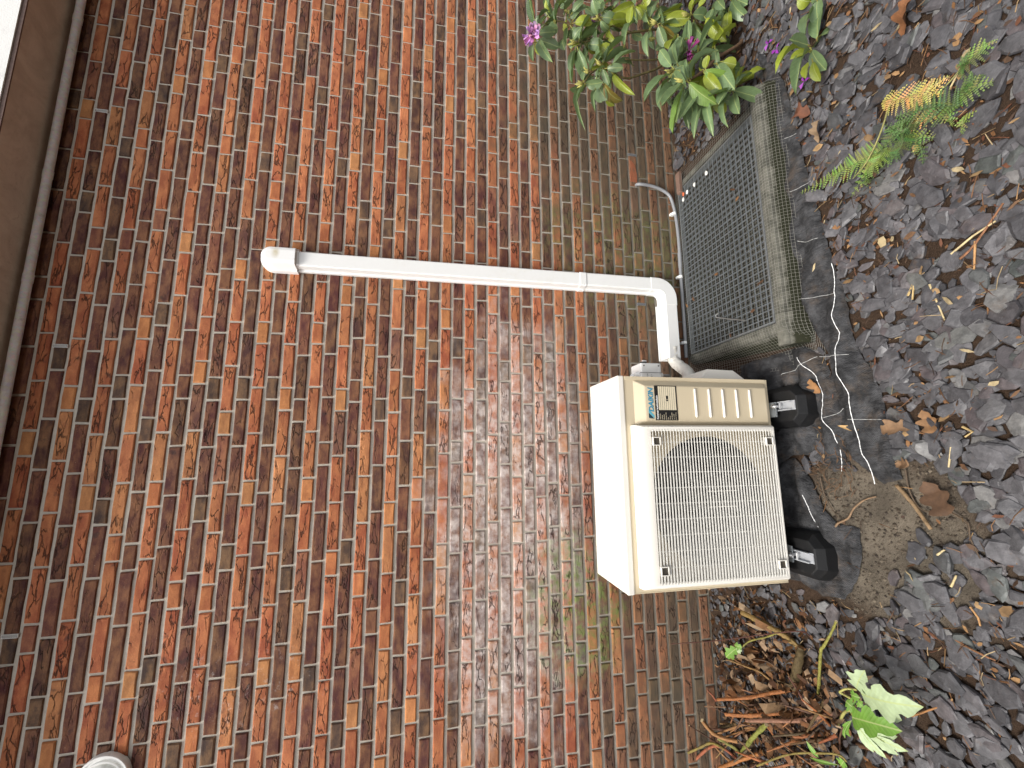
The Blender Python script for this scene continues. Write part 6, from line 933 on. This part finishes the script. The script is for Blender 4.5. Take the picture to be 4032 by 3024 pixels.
dead_leaf(D[7], 1.7, 1.1, .4, (.105, .058, .032), 'large torn brown leaf at the slate edge of the bare soil', 2)
dead_leaf(D[5], 1.2, .5, 1.3, (.42, .27, .12), 'folded tan leaf scrap on black fabric beside the white seam', 3, False)
dead_leaf(D[4], 1.0, .6, .3, (.28, .14, .055), 'orange curled leaf against the rating plate end mounting block', 4)
dead_leaf(D[6], 1.3, .8, 1.9, (.22, .13, .07), 'crisp lobed oak leaf on slate beside the long fabric strip', 5)
dead_leaf(D[2], 1.3, .9, .9, (.14, .055, .03), 'dark chocolate leaf by the netted corner of the light well under rhododendron', 6)
dead_leaf(D[3], 1.3, .6, 2.6, (.22, .15, .09), 'tan curled leaf between light well netting and fern frond', 7)
dead_leaf(D[8], .9, .6, 1.4, (.22, .13, .07), 'small brown leaf near the torn end of the fabric strip', 8)
dead_leaf(D[11], 1.2, .7, .2, (.24, .13, .06), 'orange brown leaf resting on slate near two straw slivers', 9)

# ------------------------------------------------------------------ plants
TONE = dict(g=(.148, .222, .104), d=(.05, .095, .035), y=(.28, .33, .035), o=(.24, .17, .035), l=(.16, .26, .055))
def leaf_mesh(name, mat, seed, droop):
    b = MB(); r = random.Random(seed); n = 8; vs = []
    for k in range(n+1):
        t_ = k/n; w_ = (max(0, 1-(2*t_**1.08-1)**2)**.62 if 0 < t_ < 1 else 0)*.5
        if k == 0: w_ = .03
        for u in (-1, -.5, 0, .5, 1): vs.append((u*w_, t_, droop*.20*(t_-.1)*(1-t_)*2-droop*.16*t_*t_+abs(u)**1.4*w_*.20+.015*r.uniform(-1, 1)))
    b.add(vs, [(i*5+k, i*5+k+1, i*5+6+k, i*5+5+k) for i in range(n) for k in range(4)])
    return b.mesh(name, mat, smooth=True)
LM = [leaf_mesh('leaf', M_LEAF, i, dr) for i, dr in enumerate((.3, .7, 1.0, .5, 1.3, .1))]
def put_leaf(me, b_, t_, w_, col, parent, nrm=None, name='leaf', hs=1, stretch=1.):
    B, E = Vector(b_), Vector(t_); d = (E-B); L_ = d.length*stretch; d.normalize()
    n0 = nrm if nrm is not None else ((CAM-B).normalized()*.62+Vector((0, 0, .72))+Vector((rnd.uniform(-.4, .4), rnd.uniform(-.4, .4), rnd.uniform(-.4, .4))))
    s = d.cross(n0).normalized(); n = s.cross(d)
    Mx = Matrix((s*w_, d*L_, n*L_*hs)).transposed().to_4x4(); Mx.translation = B*K
    o = bpy.data.objects.new(name, me); COL.objects.link(o); o.parent = parent; o.matrix_parent_inverse = Matrix.Translation(-parent.location)
    o.matrix_basis = Mx; q = rnd.uniform(.8, 1.2); o['bcol'] = tuple(c*q for c in col); o['bseed'] = rnd.random(); return o
rh = thing('rhododendron', 'leafy rhododendron shrub with purple flowers leaning over the light well', 'shrub', (36, -8, -1))
for (ra, rb, pts) in T['BRANCH']:
    b = MB(); pp_ = bez(pts, 4); b.tube(pp_, [lerp(ra, rb, i/(len(pp_)-1)) for i in range(len(pp_))], 8, jit=.1)
    o = b.build('branch', M_BARK, rh, smooth=True); o['bcol'] = (.17, .10, .055) if ra > .11 else (.15, .12, .045)
# trunk outside the frame that the branches grow from
b = MB(); b.tube([(38.5, -9.5, -1.3), (38.3, -9.2, 1.5), (37.6, -8.6, 4)], [.5, .4, .25], 9, jit=.15); o = b.build('trunk', M_BARK, rh, smooth=True); o['bcol'] = (.12, .08, .05)
for bx, by, bz, ex, ey, ez, w_, tn in T['LEAVES']: put_leaf(rnd.choice(LM), (bx, by, bz), (ex, ey, ez), w_*.9, TONE[tn], rh, stretch=1.2)
for bx, by, bz, ex, ey, ez, w_, tn in T['FILL']: put_leaf(rnd.choice(LM), (bx, by, bz), (ex, ey, ez), w_, tuple(c*.85 for c in TONE[tn]), rh)
ob = MB()                                          # the rest of the shrub, beyond the frame's edge
for _ in range(170):
    c = Vector((rnd.uniform(35.5, 43), rnd.uniform(-12, -4), 0)); c.z = 9+rnd.uniform(-8, 9)*(1-abs(c.x-39)/7)
    if inframe(c, 190): continue
    d = Vector((rnd.gauss(0, 1), rnd.gauss(0, 1), rnd.gauss(0, .7))).normalized(); s = d.cross(Vector((rnd.uniform(-.5, .5), -.5, 1))).normalized(); n = s.cross(d)
    ob.att = (tuple(v*rnd.uniform(.8, 1.2) for v in TONE[rnd.choice('ggggyd')]), rnd.random()); me = rnd.choice(LM); L_, w_ = rnd.uniform(1.8, 2.6), rnd.uniform(.7, 1.0)
    ob.add([tuple(c+s*(v.co.x/K*w_)+d*(v.co.y/K*L_)+n*(v.co.z/K*L_)) for v in me.vertices], [tuple(p.vertices) for p in me.polygons])
ob.build('outer_leaves', M_LEAF, rh, smooth=True, kind='stuff')
# petioles gather towards each rosette
pb = MB(); pb.att = ((.28, .27, .06), 0.2)
for i, row in enumerate(T['LEAVES']):
    B = Vector(row[:3]); E = Vector(row[3:6]); d = (B-E).normalized(); pb.tube([tuple(B+(E-B)*.04), tuple(B+d*.22-Vector((0, 0, .03)))], [.04, .035], 5)
pb.build('petioles', M_BARK, rh, kind='stuff')
for bx, by, bz, ex, ey, ez in T['BUDS']:
    b = MB(); b.att = ((.45, .42, .12), .2); B, E = Vector((bx, by, bz)), Vector((ex, ey, ez))
    for k in range(4):
        j = Vector((rnd.uniform(-.25, .25), rnd.uniform(-.25, .25), rnd.uniform(-.25, .25))); b.tube([tuple(B), tuple(lerp(B, E, .5)+j*.5), tuple(E+j)], [.08, .10, .01], 5)
    b.build('bud', M_BARK, rh, smooth=True)
def flower(c, R_, n, col, name, closed):
    b = MB(); q = random.Random(int(c[0]*10)); C_ = Vector(c); cam_ = (CAM-C_).normalized()
    for i in range(n):
        dirn = (cam_*.7+Vector((q.gauss(0, 1), q.gauss(0, 1), q.gauss(0, 1))).normalized()).normalized(); base = C_-cam_*.2; tip = base+dirn*R_
        a1 = dirn.orthogonal().normalized(); a2 = dirn.cross(a1)
        for k in range(5):
            g = 2*math.pi*k/5+q.uniform(-.2, .2); o1 = a1*math.cos(g)+a2*math.sin(g); sd = dirn.cross(o1)
            op = R_*(.22 if closed else .62); cc = tuple(v*q.uniform(.75, 1.25) for v in col); b.att = (cc, q.random())
            v = [base+o1*.04, lerp(base, tip, .55)+o1*op*.35-sd*op*.28, lerp(base, tip, .55)+o1*op*.35+sd*op*.28, tip+o1*op*.8-sd*op*.30, tip+o1*op*.8+sd*op*.30, tip+o1*op*1.1-dirn*op*.1]
            b.add([tuple(x) for x in v], [(0, 1, 2), (1, 3, 4, 2), (3, 5, 4)])
    b.build(name, M_PETAL, rh, smooth=True)
flower(T['FLOWER'][0], .75, 6, (.54, .25, .50), 'flower', False); flower(T['FLOWER'][1], .85, 9, (.27, .05, .18), 'flower', True); flower(T['FLOWER'][2], .45, 4, (.16, .02, .12), 'flower', True)
for i, (x, y) in enumerate(((30.2, -11.6), (29.0, -12.2), (24.6, -13.9))):
    b = MB(); b.att = ((.24, .03, .30), .3); z = zg(x, y)+.35
    for k in range(3): a = k*2+i; b.add([(x, y, z), (x+.3*math.cos(a), y+.3*math.sin(a), z+.12), (x+.45*math.cos(a+.4), y+.45*math.sin(a+.4), z-.02), (x+.28*math.cos(a+.8), y+.28*math.sin(a+.8), z+.05)], [(0, 1, 2, 3)])
    tag(b.build('fallen_petal', M_PETAL), ['purple fallen blossom lying on slate farthest beneath the rhododendron branches', 'purple fallen blossom lying on slate nearer the light well corner', 'tiny purple petal on slate beside the tan curled leaf'][i], 'petal', 'fallen rhododendron blossoms')

# fern
fe = thing('fern', 'bright green fern with some dried yellow fronds growing through the slate', 'fern', (22, -17, -1))
FT = dict(y=(.215, .285, .075), g=(.10, .165, .048), t=(.62, .47, .16))
for wd, tn, pts in T['FERN']:
    b = MB(); pp_ = bez(pts, 8); N = len(pp_); q = random.Random(N+int(pp_[0].x*100)); col = FT[tn]
    b.att = (tuple(c*.6 for c in col), .1); b.tube(pp_, [.035, .012], 5)
    tot = sum((pp_[i+1]-pp_[i]).length for i in range(N-1)); npin = max(7, int(tot/.21))
    for k in range(npin):
        t_ = .06+.93*k/npin; f_ = t_*(N-1); i = min(int(f_), N-2); P = pp_[i].lerp(pp_[i+1], f_-i); d = (pp_[i+1]-pp_[i]).normalized()
        L_ = wd*.78*(1-t_)**.75*(.55+.45*min(1, t_*5))*q.uniform(.85, 1.1)+.04
        for sgn in (1, -1):
            sd = (d.cross(Vector((0, 0, 1))).normalized()*sgn+d*.45+Vector((0, 0, q.uniform(-.25, .2)))).normalized(); up = Vector((0, 0, 1)); across = sd.cross(up).normalized()
            cc = tuple(c*q.uniform(.75, 1.2) for c in col); b.att = (cc, q.random()); m_n = max(3, int(L_/.10)); hw = min(.13, .035+L_*.17)
            for u in range(m_n):
                a0 = u/m_n; w_ = hw*(1-a0*.85); c0 = P+sd*L_*a0-Vector((0, 0, .10*L_*a0*a0)); c1 = P+sd*L_*(a0+.8/m_n)-Vector((0, 0, .10*L_*a0*a0)); dr = Vector((0, 0, .02))
                b.add([tuple(c0), tuple(c0+across*w_+sd*.04), tuple(c1+across*w_*.5), tuple(c1+dr), tuple(c1-across*w_*.5), tuple(c0-across*w_+sd*.04)], [(0, 1, 2, 3), (0, 3, 4, 5)])
    o = b.build('frond', M_FERN, fe); 
    if tn == 't': o['label'] = 'dried straw yellow frond'
for pts in T['FSTALK']:
    b = MB(); b.att = ((.30, .28, .10), .2); b.tube(bez(pts, 5), [.05, .03], 6); b.build('stalk', M_BARK, fe, smooth=True)

# cut-back shrub
cs = thing('pruned_shrub', 'cut back shrub of brown stems with a few lobed pale green leaves', 'shrub', (-15.5, -6, -.8))
ST_ = dict(y=(.19, .175, .04), b=(.10, .055, .028), o=(.27, .105, .038), w=(.26, .135, .06), r=(.085, .025, .018))
for ra, rb, tn, pts in T['STEMS']:
    b = MB(); pp_ = bez(pts, 5); b.tube(pp_, [lerp(ra, rb, i/(len(pp_)-1))*(1+.12*math.sin(i*2.1)) for i in range(len(pp_))], 9, jit=.10, capmat=1)
    o = b.build('stem', [M_BARK, M_CUT], cs, smooth=40); o['bcol'] = tuple(c*rnd.uniform(.8, 1.2) for c in ST_[tn])
for pts in T['HSTEM']:
    b = MB(); b.tube(bez(pts, 4), [.08, .05], 7); o = b.build('stem', M_BARK, cs, smooth=True); o['bcol'] = (.36, .34, .10)
HT = dict(p=(.38, .47, .27), b=(.14, .29, .035))
for i, (kd, tn, b_, t_, w_) in enumerate(T['HLEAVES']):
    put_leaf(lobed(kd, i), b_, t_, w_*1.05, HT[tn], cs, nrm=(CAM-Vector(b_)).normalized()*.7+Vector((rnd.uniform(-.3, .3), 0, .7)))
